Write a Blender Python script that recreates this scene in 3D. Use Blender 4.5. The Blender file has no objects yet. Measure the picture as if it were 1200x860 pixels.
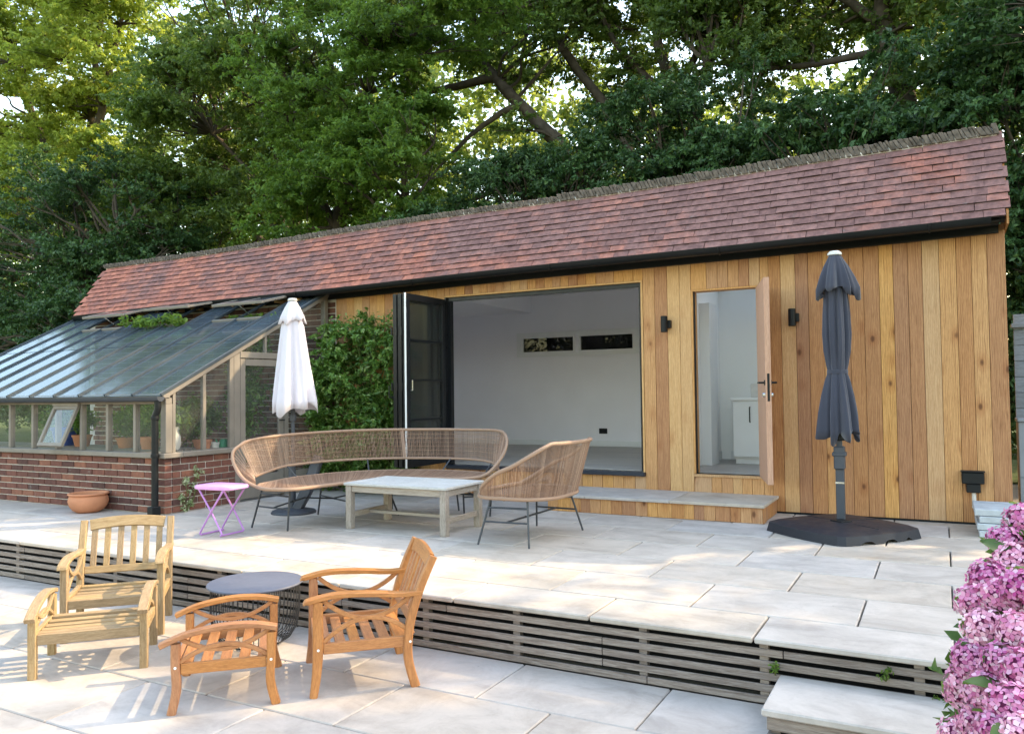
import bpy, bmesh, math, random
import numpy as np
from mathutils import Vector, Matrix

random.seed(7)
rng = np.random.default_rng(11)
S = bpy.context.scene
COL = S.collection
V = Vector

# ------------------------------------------------------------------ camera
YAW, PITCH, ROLL = 0.492256215, 0.0308353771, -0.0126228364
fw = V((-math.sin(YAW)*math.cos(PITCH), math.cos(YAW)*math.cos(PITCH), math.sin(PITCH)))
rt = V((math.cos(YAW), math.sin(YAW), 0)); up = rt.cross(fw)
r2 = rt*math.cos(ROLL) + up*math.sin(ROLL); u2 = -rt*math.sin(ROLL) + up*math.cos(ROLL)
cd = bpy.data.cameras.new('camera'); cam = bpy.data.objects.new('camera', cd); COL.objects.link(cam)
cd.sensor_fit = 'HORIZONTAL'; cd.sensor_width = 36; cd.lens = 937.587/1200*36
cd.clip_start = 0.05; cd.clip_end = 3000
cam.matrix_world = Matrix(((r2.x, u2.x, -fw.x, 0), (r2.y, u2.y, -fw.y, 0), (r2.z, u2.z, -fw.z, 1.27), (0, 0, 0, 1)))
S.camera = cam

# ------------------------------------------------------------------ sky and sun
SUN_AZ, SUN_EL = math.radians(44.0), math.radians(38.0)      # azimuth from +Y towards +X
w = bpy.data.worlds.new('World'); S.world = w; w.use_nodes = True
nt = w.node_tree; bg = nt.nodes['Background']; sky = nt.nodes.new('ShaderNodeTexSky')
sky.sky_type = 'NISHITA'; sky.sun_disc = False; sky.sun_elevation = SUN_EL; sky.sun_rotation = SUN_AZ
sky.air_density = 1.8; sky.dust_density = 2.0; sky.ozone_density = 0.0
nt.links.new(sky.outputs[0], bg.inputs[0]); bg.inputs[1].default_value = 0.15
ld = bpy.data.lights.new('sun', 'SUN'); sun = bpy.data.objects.new('sun', ld); COL.objects.link(sun)
ld.energy = 2.0; ld.angle = math.radians(0.55); ld.color = (1.0, 0.78, 0.47)
sd = V((math.sin(SUN_AZ)*math.cos(SUN_EL), math.cos(SUN_AZ)*math.cos(SUN_EL), math.sin(SUN_EL)))
sun.rotation_euler = sd.to_track_quat('Z', 'Y').to_euler()
vs = S.view_settings; vs.view_transform = 'Standard'; vs.look = 'None'; vs.exposure = 2.16; vs.gamma = 1
vs.use_curve_mapping = False
S.render.engine = 'CYCLES'
S.cycles.max_bounces = 12; S.cycles.diffuse_bounces = 8; S.cycles.glossy_bounces = 4
S.cycles.transmission_bounces = 6; S.cycles.transparent_max_bounces = 12
S.cycles.sample_clamp_indirect = 8

# ------------------------------------------------------------------ materials
def rgb(c): return (c[0], c[1], c[2], 1)
class NT:
    def __init__(s, name):
        s.m = bpy.data.materials.new(name); s.m.use_nodes = True; s.t = s.m.node_tree
        s.b = s.t.nodes['Principled BSDF']; s.out = s.t.nodes['Material Output']
    def n(s, typ, **kw):
        o = s.t.nodes.new(typ)
        for k, v in kw.items(): setattr(o, k, v)
        return o
    def l(s, a, b): s.t.links.new(a, b)
    def pos(s, scale=(1,1,1), rnd=True):
        g = s.n('ShaderNodeNewGeometry'); o = g.outputs['Position']
        if rnd:
            oi = s.n('ShaderNodeObjectInfo'); m = s.n('ShaderNodeVectorMath', operation='MULTIPLY_ADD')
            mu = s.n('ShaderNodeMath', operation='MULTIPLY'); mu.inputs[1].default_value = 37.0
            s.l(oi.outputs['Random'], mu.inputs[0])
            m.inputs[1].default_value = (1,1,1); s.l(o, m.inputs[0]); s.l(mu.outputs[0], m.inputs[2]); o = m.outputs[0]
        mp = s.n('ShaderNodeVectorMath', operation='MULTIPLY'); mp.inputs[1].default_value = scale
        s.l(o, mp.inputs[0]); return mp.outputs[0]
    def noise(s, vec, scale, detail=4, rough=.55, dist=0):
        o = s.n('ShaderNodeTexNoise'); s.l(vec, o.inputs['Vector']); o.inputs['Scale'].default_value = scale
        o.inputs['Detail'].default_value = detail; o.inputs['Roughness'].default_value = rough; o.inputs['Distortion'].default_value = dist
        return o.outputs['Fac']
    def ramp(s, fac, stops, interp='LINEAR'):
        o = s.n('ShaderNodeValToRGB'); o.color_ramp.interpolation = interp
        e = o.color_ramp.elements
        while len(e) < len(stops): e.new(.5)
        for i, (p, c) in enumerate(stops): e[i].position = p; e[i].color = rgb(c) if len(c) == 3 else c
        s.l(fac, o.inputs[0]); return o.outputs[0]
    def mix(s, a, b, f, mode='MIX'):
        o = s.n('ShaderNodeMix', data_type='RGBA', blend_type=mode)
        for sock, val in ((o.inputs['Factor'], f), (o.inputs[6], a), (o.inputs[7], b)):
            if isinstance(val, bpy.types.NodeSocket): s.l(val, sock)
            elif isinstance(val, (int, float)): sock.default_value = val
            else: sock.default_value = rgb(val)
        return o.outputs[2]
    def rand(s): return s.n('ShaderNodeObjectInfo').outputs['Random']
    def hsv(s, col, h=.5, sat=1, val=1):
        o = s.n('ShaderNodeHueSaturation')
        for k, x in (('Hue', h), ('Saturation', sat), ('Value', val)):
            if isinstance(x, bpy.types.NodeSocket): s.l(x, o.inputs[k])
            else: o.inputs[k].default_value = x
        s.l(col, o.inputs['Color']); return o.outputs[0]
    def mrange(s, x, a, b, lo, hi):
        o = s.n('ShaderNodeMapRange'); s.l(x, o.inputs[0])
        for i, v in enumerate((a, b, lo, hi)): o.inputs[i+1].default_value = v
        return o.outputs[0]
    def bump(s, h, strength=.3, dist=.01):
        o = s.n('ShaderNodeBump'); o.inputs['Strength'].default_value = strength; o.inputs['Distance'].default_value = dist
        s.l(h, o.inputs['Height']); s.l(o.outputs[0], s.b.inputs['Normal'])
    def col(s, c):
        if isinstance(c, bpy.types.NodeSocket): s.l(c, s.b.inputs['Base Color'])
        else: s.b.inputs['Base Color'].default_value = rgb(c)
    def rough(s, r, spec=None, metal=None):
        if isinstance(r, bpy.types.NodeSocket): s.l(r, s.b.inputs['Roughness'])
        else: s.b.inputs['Roughness'].default_value = r
        if spec is not None: s.b.inputs['Specular IOR Level'].default_value = spec
        if metal is not None: s.b.inputs['Metallic'].default_value = metal

def m_plain(name, c, r=.6, spec=.4, metal=0, var=.12, nscale=9, bump=.15, bscale=60):
    k = NT(name); p = k.pos()
    n = k.noise(p, nscale, 5); k.col(k.hsv(k.mix(c, c, 0.0), .5, 1, k.mrange(n, .25, .75, 1-var, 1+var)))
    k.rough(k.mrange(k.noise(p, nscale*2.3, 3), .3, .7, max(r-.08, .02), min(r+.08, 1)), spec, metal)
    if bump: k.bump(k.noise(p, bscale, 4), bump, .004)
    return k.m

def m_wood(name, stops, along=(1,1,12), rough=.6, knots=0, rvar=.18, grain=1.0, spec=.3, knotcol=(.10,.035,.012), sat=(.90,1.03), hue=.004, gen=False):
    """along: stretch of coordinates (small = long grain direction)"""
    k = NT(name); p = k.pos(along)
    if gen:   # grain follows each piece's own length
        tc = k.n('ShaderNodeTexCoord'); oi = k.n('ShaderNodeObjectInfo'); mu = k.n('ShaderNodeMath', operation='MULTIPLY'); mu.inputs[1].default_value = 53.0; k.l(oi.outputs['Random'], mu.inputs[0])
        va = k.n('ShaderNodeVectorMath', operation='MULTIPLY_ADD'); k.l(tc.outputs['Generated'], va.inputs[0]); va.inputs[1].default_value = (.42,.42,.42); k.l(mu.outputs[0], va.inputs[2]); p = va.outputs[0]
    n1 = k.noise(p, 7*grain, 6, .62, 1.2); n2 = k.noise(p, 38*grain, 3, .6, .3)
    if knots:
        wv = k.n('ShaderNodeTexWave', bands_direction='X'); wv.inputs['Scale'].default_value = 3.2; wv.inputs['Distortion'].default_value = 9; wv.inputs['Detail'].default_value = 3; wv.inputs['Detail Scale'].default_value = 1.2
        k.l(k.pos((7,7,.6)), wv.inputs['Vector']); mw_ = k.n('ShaderNodeMath', operation='MULTIPLY_ADD'); k.l(wv.outputs['Fac'], mw_.inputs[0]); mw_.inputs[1].default_value = .30; k.l(k.mrange(n1, 0, 1, -.12, .82), mw_.inputs[2]); n1 = mw_.outputs[0]
    c = k.ramp(n1, stops)
    c = k.mix(c, k.ramp(n2, [(.3, (.5,.43,.36)), (.6, (1,1,1))]), .5, 'MULTIPLY')
    r = k.rand()
    c = k.hsv(c, k.mrange(r, 0, 1, .5-hue, .5+hue), k.mrange(r, 0, 1, *sat), k.mrange(k.mrange(r, 0, 1, 0, 7.31), 0, 7.31, 1-rvar, 1+rvar))
    if knots:
        pk = k.pos((1, 1, .55)); vo = k.n('ShaderNodeTexVoronoi'); vo.inputs['Scale'].default_value = knots
        k.l(pk, vo.inputs['Vector'])
        d = k.mrange(vo.outputs['Distance'], .07, .15, .85, 0)
        sel = k.n('ShaderNodeSeparateColor'); k.l(vo.outputs['Color'], sel.inputs[0])
        gate = k.mrange(sel.outputs[0], .45, .5, 0, 1)
        mu = k.n('ShaderNodeMath', operation='MULTIPLY'); k.l(d, mu.inputs[0]); k.l(gate, mu.inputs[1])
        halo = k.mrange(vo.outputs['Distance'], .08, .42, .75, 0)
        mh = k.n('ShaderNodeMath', operation='MULTIPLY'); k.l(halo, mh.inputs[0]); k.l(gate, mh.inputs[1])
        c = k.mix(c, k.mix(c, (.55,.28,.12), .6, 'MULTIPLY'), mh.outputs[0])
        c = k.mix(c, knotcol, mu.outputs[0])
    k.col(c); k.rough(rough, spec); k.bump(n2, .35, .003)
    return k.m

M = {}
def build_materials():
    # paving: pale porcelain/sandstone
    for nm, base in (('stone', (.485,.425,.375)), ('stone_low', (.47,.41,.365))):
        k = NT(nm); p = k.pos((1,1,1))
        big = k.noise(k.pos((.45,1.5,1)), 1.5, 7, .66, 1.5); fine = k.noise(p, 42, 5, .7)
        c = k.ramp(big, [(.28, tuple(x*.72 for x in base)), (.5, base), (.72, tuple(min(1, x*1.10) for x in base))])
        c = k.mix(c, k.ramp(k.noise(p, 3.4, 8, .72, .6), [(.36, (.70,.68,.66)), (.60, (1,1,1))]), .7, 'MULTIPLY')
        c = k.mix(c, k.ramp(fine, [(.3, (.86,.86,.86)), (.55, (1,1,1))]), .35, 'MULTIPLY')
        sp = k.n('ShaderNodeTexVoronoi'); sp.inputs['Scale'].default_value = 3.1; k.l(p, sp.inputs['Vector'])
        c = k.mix((.16,.13,.10), c, k.mrange(sp.outputs['Distance'], .012, .03, 0, 1))
        r = k.rand(); c = k.hsv(c, k.mrange(r, 0, 1, .494, .507), k.mrange(r, 0, 1, .7, 1.3), k.mrange(k.noise(k.pos((0,0,0)), 1.7, 0), .3, .7, .90, 1.10))
        k.col(c); k.rough(.62, .35); k.bump(k.noise(p, 14, 7, .7), .25, .006); M[nm] = k.m
    M['joint'] = m_plain('joint', (.13,.12,.10), .9, .2)
    M['slat'] = m_wood('slat', [(.25, (.11,.085,.07)), (.5, (.235,.19,.165)), (.75, (.36,.315,.28))], (.7,12,12), .8, 0, .18)
    k = NT('slat_dark'); k.col((.012,.011,.010)); k.rough(.9); M['slat_dark'] = k.m
    M['cedar'] = m_wood('cedar', [(.22, (.36,.165,.055)), (.5, (.55,.28,.105)), (.8, (.65,.365,.15))], (11,11,.55), .6, 6.5, .12)
    M['cedar_red'] = m_wood('cedar_red', [(.22, (.29,.122,.044)), (.5, (.43,.198,.078)), (.8, (.53,.27,.112))], (11,11,.55), .6, 6.5, .12)
    M['cedar_pale'] = m_wood('cedar_pale', [(.22, (.46,.25,.105)), (.5, (.57,.33,.15)), (.8, (.65,.41,.21))], (11,11,.55), .6, 5.5, .10)
    M['door_ply'] = m_wood('door_ply', [(.25, (.46,.24,.14)), (.5, (.56,.31,.19)), (.8, (.64,.39,.25))], (8,8,.5), .5, 0, .03)
    M['teak'] = m_wood('teak', [(.22, (.30,.110,.034)), (.5, (.43,.175,.055)), (.8, (.53,.24,.085))], (3,3,3), .42, 0, .09, spec=.45, gen=True, hue=.003)
    M['pale_teak'] = m_wood('pale_teak', [(.22, (.22,.145,.07)), (.5, (.33,.225,.115)), (.8, (.43,.315,.18))], (3,3,3), .7, 0, .12, gen=True, hue=.003)
    M['grey_wood'] = m_wood('grey_wood', [(.22, (.24,.205,.165)), (.5, (.36,.31,.26)), (.8, (.47,.43,.38))], (3,3,3), .75, 0, .10, gen=True)
    M['grey_top'] = m_wood('grey_top', [(.22, (.38,.37,.35)), (.5, (.50,.49,.47)), (.8, (.60,.60,.58))], (.8,6,6), .7, 0, .06)
    M['green_wood'] = m_plain('green_wood', (.215,.185,.155), .6, .3, 0, .14, 6)
    M['green_bar'] = m_plain('green_bar', (.045,.058,.070), .65, .25, .0, .15)
    # bricks
    for nm, st in (('brick', [(.0, (.095,.050,.044)), (.35, (.145,.065,.052)), (.7, (.19,.080,.060)), (1, (.26,.115,.075))]),
                   ('brick_sun', [(.0, (.10,.045,.032)), (.4, (.20,.08,.05)), (1, (.34,.15,.08))])):
        k = NT(nm); p = k.pos(); c = k.ramp(k.rand(), st); isl = k.n('ShaderNodeNewGeometry')
        c = k.mix(c, k.ramp(k.noise(p, 22, 6, .7), [(.3, (.5,.48,.5)), (.7, (1.25,1.2,1.15))]), .7, 'MULTIPLY')
        c = k.mix(c, (.42,.38,.35), k.mrange(k.noise(p, 9, 6, .75), .62, .75, 0, .55))
        k.col(c); k.rough(.85, .2); k.bump(k.noise(p, 45, 5), .5, .006); M[nm] = k.m
    k = NT('brick_mass'); g = k.n('ShaderNodeNewGeometry'); p = k.pos(rnd=False)
    c = k.ramp(g.outputs['Random Per Island'], [(.0, (.085,.048,.043)), (.35, (.125,.062,.050)), (1, (.22,.10,.065))])
    c = k.mix(c, k.ramp(k.noise(p, 22, 6, .7), [(.3, (.5,.48,.5)), (.7, (1.2,1.2,1.15))]), .7, 'MULTIPLY'); k.col(c); k.rough(.85, .2); M['brick_mass'] = k.m
    M['mortar'] = m_plain('mortar', (.60,.555,.50), .95, .1, 0, .2, 14)
    # clay roof tiles
    def tile(nm, islands):
        k = NT(nm); p = k.pos(rnd=False)
        g = k.n('ShaderNodeNewGeometry'); r = g.outputs['Random Per Island'] if islands else k.rand()
        c = k.ramp(r, [(.0, (.20,.110,.100)), (.5, (.23,.128,.116)), (1, (.265,.150,.135))])
        red = k.ramp(r, [(0, (.35,.135,.095)), (.5, (.42,.155,.105)), (1, (.50,.19,.12))])
        patch = k.noise(k.pos((1,1,1.2), False), .75, 6, .72, .4)
        add = k.n('ShaderNodeMath', operation='ADD'); k.l(patch, add.inputs[0]); k.l(k.mrange(r, 0, 1, -.05, .06), add.inputs[1])
        sx = k.n('ShaderNodeSeparateXYZ'); k.l(k.pos(rnd=False), sx.inputs[0]); ad2 = k.n('ShaderNodeMath', operation='ADD'); k.l(add.outputs[0], ad2.inputs[0]); k.l(k.mrange(sx.outputs[0], -11, -1, .12, -.07), ad2.inputs[1]); add = ad2
        c = k.mix(c, red, k.mrange(add.outputs[0], .48, .68, 0, .8))
        c = k.mix(c, k.ramp(k.noise(p, 16, 6, .72), [(.3, (.45,.42,.45)), (.72, (1.4,1.3,1.25))]), .8, 'MULTIPLY')
        c = k.mix(c, (.38,.35,.31), k.mrange(k.noise(p, 11, 8, .85), .60, .74, 0, .65))
        c = k.mix(c, (.06,.05,.045), k.mrange(k.noise(p, 5, 8, .8), .60, .75, 0, .7))
        k.col(c); k.rough(.88, .2); k.bump(k.noise(p, 40, 5), .4, .005); M[nm] = k.m
    tile('tile', False); tile('tile_mass', True)
    M['ridge'] = m_plain('ridge', (.135,.11,.09), .95, .1, 0, .6, 18, .6, 50)
    M['black'] = m_plain('black', (.010,.011,.012), .45, .22, 0, .1)
    M['tile_edge_shade'] = m_plain('tile_edge_shade', (.055,.035,.032), .95, .1, 0, .3)  # shade line under each tile lap, put into the edge colour
    M['navy'] = m_plain('navy', (.012,.018,.032), .35, .5, 0, .1)
    M['alu'] = m_plain('alu', (.009,.010,.012), .35, .28, 0, .05, bump=0)
    M['anthracite'] = m_plain('anthracite', (.052,.058,.072), .5, .4, .1, .1)
    M['legmetal'] = m_plain('legmetal', (.045,.05,.058), .45, .5, .2, .1)
    M['plastic_base'] = m_plain('plastic_base', (.020,.021,.028), .5, .3, 0, .12, 5, .15, 90)
    M['wire'] = m_plain('wire', (.03,.03,.034), .45, .5, .2, .05, bump=0)
    M['tabletop'] = m_plain('tabletop', (.10,.11,.15), .5, .4, .0, .05, 3, .0)
    M['lilac'] = m_plain('lilac', (.66,.34,.66), .4, .45, 0, .05, 6, .05)
    M['lilac_dark'] = m_plain('lilac_dark', (.42,.20,.50), .4, .45, .1, .05, 6, 0)
    M['white_paint'] = m_plain('white_paint', (.78,.78,.77), .5, .3, 0, .03, 4, .05)
    M['store_white'] = m_plain('store_white', (.90,.89,.86), .85, .15, 0, .01, 2, 0)
    M['room'] = m_plain('room', (.85,.83,.86), .85, .15, 0, .03, 2, .08)
    M['floor_in'] = m_wood('floor_in', [(.25, (.34,.30,.27)), (.5, (.43,.39,.35)), (.8, (.50,.46,.42))], (.6,9,9), .4, 0, .08)
    M['chrome'] = m_plain('chrome', (.6,.6,.6), .25, .5, 1, .02, bump=0)
    M['terracotta'] = m_plain('terracotta', (.50,.215,.115), .75, .2, 0, .13, 7, .2)
    M['blue_pot'] = m_plain('blue_pot', (.07,.11,.33), .35, .5)
    M['white_pot'] = m_plain('white_pot', (.62,.60,.56), .5, .4)
    M['green_plastic'] = m_plain('green_plastic', (.03,.30,.14), .35, .5)
    M['soil'] = m_plain('soil', (.035,.025,.018), .95, .1, 0, .3, 20, .6)
    M['stone_block'] = m_plain('stone_block', (.42,.44,.46), .8, .2, 0, .22, 9, .5, 30)
    M['fence'] = m_wood('fence', [(.25, (.13,.15,.18)), (.5, (.20,.225,.26)), (.8, (.26,.29,.33))], (.8,.8,9), .7, 0, .1)
    k = NT('fence_box'); p = k.pos(); k.col(k.ramp(k.noise(p, 3), [(.3, (.19,.21,.24)), (.7, (.26,.28,.31))])); k.rough(.6); M['fence_box'] = k.m
    # cloth
    for nm, c in (('cloth_white', (.80,.76,.84)), ('cloth_grey', (.050,.052,.072))):
        k = NT(nm); p = k.pos((1,1,.4)); k.col(k.hsv(k.mix(c, c, 0.), .5, 1, k.mrange(k.noise(p, 5), .3, .7, .92, 1.06)))
        k.rough(.85, .15); k.b.inputs['Sheen Weight'].default_value = .25; k.bump(k.noise(k.pos(), 26, 3), .25, .006)
        if nm == 'cloth_white':
            tr = k.n('ShaderNodeBsdfTranslucent'); tr.inputs[0].default_value = rgb((.75,.68,.62)); mx = k.n('ShaderNodeMixShader'); mx.inputs[0].default_value = .3
            k.l(k.b.outputs[0], mx.inputs[1]); k.l(tr.outputs[0], mx.inputs[2]); k.l(mx.outputs[0], k.out.inputs[0])
        M[nm] = k.m
    # rattan
    k = NT('rattan'); p = k.pos(rnd=False); g = k.n('ShaderNodeNewGeometry')
    c = k.ramp(g.outputs['Random Per Island'], [(0, (.20,.115,.075)), (.5, (.29,.175,.115)), (1, (.39,.255,.175))])
    k.col(k.mix(c, k.ramp(k.noise(p, 60), [(.35, (.6,.55,.5)), (.6, (1,1,1))]), .5, 'MULTIPLY')); k.rough(.5, .4); M['rattan'] = k.m
    k = NT('rattan_rail'); p = k.pos(rnd=False); wv = k.n('ShaderNodeTexWave', bands_direction='DIAGONAL'); wv.inputs['Scale'].default_value = 55; wv.inputs['Distortion'].default_value = 1.5
    k.l(p, wv.inputs['Vector']); k.col(k.mix((.26,.155,.10), (.40,.265,.185), wv.outputs['Fac'])); k.rough(.5, .4); k.bump(wv.outputs['Fac'], .5, .004); M['rattan_rail'] = k.m
    # glass: thin, lets light through
    def glass(nm, tint, trans, dirt, dirtcol, frough=.02):
        k = NT(nm); k.t.nodes.remove(k.b); p = k.pos(rnd=False)
        t = k.n('ShaderNodeBsdfTransparent'); t.inputs[0].default_value = rgb(tint)
        gl = k.n('ShaderNodeBsdfGlossy'); gl.inputs['Roughness'].default_value = frough; gl.inputs[0].default_value = (1,1,1,1)
        lw = k.n('ShaderNodeLayerWeight'); lw.inputs[0].default_value = .5; pw = k.n('ShaderNodeMath', operation='POWER'); k.l(lw.outputs['Facing'], pw.inputs[0]); pw.inputs[1].default_value = 5
        fr = k.n('ShaderNodeMapRange'); k.l(pw.outputs[0], fr.inputs[0]); fr.inputs[3].default_value = .035; fr.inputs[4].default_value = .95
        bp = k.n('ShaderNodeBump'); bp.inputs['Strength'].default_value = .04; bp.inputs['Distance'].default_value = .02
        k.l(k.noise(p, 2.3, 3), bp.inputs['Height']); k.l(bp.outputs[0], gl.inputs['Normal'])
        df = k.n('ShaderNodeBsdfDiffuse'); df.inputs[0].default_value = rgb(dirtcol)
        m1 = k.n('ShaderNodeMixShader'); m2 = k.n('ShaderNodeMixShader')
        ns = k.noise(k.pos((1,.6,1), False), 3.0, 8, .7)
        k.l(k.mrange(ns, .35, .75, dirt*.55, dirt*1.5), m1.inputs[0])
        k.l(t.outputs[0], m1.inputs[1]); k.l(df.outputs[0], m1.inputs[2])
        k.l(fr.outputs[0], m2.inputs[0]); k.l(m1.outputs[0], m2.inputs[1]); k.l(gl.outputs[0], m2.inputs[2])
        k.l(m2.outputs[0], k.out.inputs[0]); M[nm] = k.m
    glass('glass', (.95,.955,.95), 0, .04, (.5,.5,.5)); glass('glass_roof', (.74,.80,.83), 0, .34, (.13,.17,.21), .10)
    glass('glass_dark', (.72,.76,.76), 0, .03, (.2,.2,.2)); glass('glass_black', (.16,.17,.17), 0, .03, (.05,.05,.05))
    # foliage
    def leaf(nm, stops, trans=.35, tcol=None, rough=.5, patch=1.3):
        k = NT(nm); g = k.n('ShaderNodeNewGeometry'); c = k.ramp(g.outputs['Random Per Island'], stops)
        p = k.pos(rnd=False); c = k.hsv(c, .5, 1, k.mrange(k.noise(p, patch, 3), .3, .7, .78, 1.25))
        k.col(c); k.rough(rough, .35)
        tr = k.n('ShaderNodeBsdfTranslucent'); k.l(k.mix(c, tcol or (1.6,1.9,.5), .55, 'MULTIPLY') if False else k.hsv(k.mix(c, tcol or (.30,.42,.05), .5), .5, 1, 1.25), tr.inputs[0])
        mx = k.n('ShaderNodeMixShader'); mx.inputs[0].default_value = trans
        k.l(k.b.outputs[0], mx.inputs[1]); k.l(tr.outputs[0], mx.inputs[2]); k.l(mx.outputs[0], k.out.inputs[0]); M[nm] = k.m
    leaf('leaf_oak', [(0, (.044,.076,.017)), (.5, (.078,.128,.026)), (.85, (.12,.18,.038)), (1, (.19,.25,.06))])
    leaf('leaf_bright', [(0, (.045,.095,.014)), (.5, (.085,.165,.022)), (.85, (.125,.22,.032)), (1, (.19,.28,.05))], .42)
    leaf('leaf_yellow', [(0, (.13,.19,.028)), (.5, (.23,.30,.045)), (1, (.36,.42,.08))], .5, (.45,.50,.06))
    leaf('leaf_yew', [(0, (.022,.052,.016)), (.5, (.042,.092,.024)), (.85, (.066,.130,.036)), (1, (.11,.18,.05))], .22, (.10,.20,.04))
    leaf('leaf_far', [(0, (.07,.105,.02)), (.5, (.12,.17,.03)), (1, (.20,.25,.05))], .5, (.40,.46,.07))
    leaf('leaf_shrub', [(0, (.045,.105,.020)), (.5, (.10,.20,.035)), (.85, (.18,.30,.065)), (1, (.33,.42,.16))], .30, None, .35, 3)
    leaf('leaf_hyd', [(0, (.04,.09,.02)), (.6, (.07,.14,.03)), (1, (.15,.20,.06))], .3, None, .45, 5)
    leaf('leaf_var', [(0, (.20,.28,.12)), (.5, (.40,.44,.28)), (1, (.55,.55,.40))], .3)
    k = NT('petal'); g = k.n('ShaderNodeNewGeometry')
    c = k.ramp(g.outputs['Random Per Island'], [(0, (.50,.11,.26)), (.4, (.72,.27,.44)), (.8, (.84,.46,.60)), (1, (.90,.66,.74))])
    r = k.rand(); c = k.hsv(c, k.mrange(r, 0, 1, .485, .515), k.mrange(r, 0, 1, 1.15, .78), k.mrange(r, 0, 1, .74, 1.14))
    k.col(c); k.rough(.6, .2); tr = k.n('ShaderNodeBsdfTranslucent'); k.l(c, tr.inputs[0]); mx = k.n('ShaderNodeMixShader'); mx.inputs[0].default_value = .15
    k.l(k.b.outputs[0], mx.inputs[1]); k.l(tr.outputs[0], mx.inputs[2]); k.l(mx.outputs[0], k.out.inputs[0]); M['petal'] = k.m
    M['petal_core_shade'] = m_plain('petal_core_shade', (.16,.035,.10), .9, .1)  # dark inner ball: shade between the florets set as colour
    M['bark'] = m_plain('bark', (.080,.064,.048), .95, .1, 0, .45, 7, .8, 22)
    M['stem'] = m_plain('stem', (.10,.12,.04), .8, .2)
    k = NT('ground'); p = k.pos(rnd=False); c = k.ramp(k.noise(p, 1.4, 8, .7), [(.35, (.045,.055,.020)), (.55, (.06,.085,.025)), (.7, (.10,.085,.055))]); k.col(c); k.rough(.95, .1)
    k.bump(k.noise(p, 9, 6), .8, .05); M['ground'] = k.m
build_materials()

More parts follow.
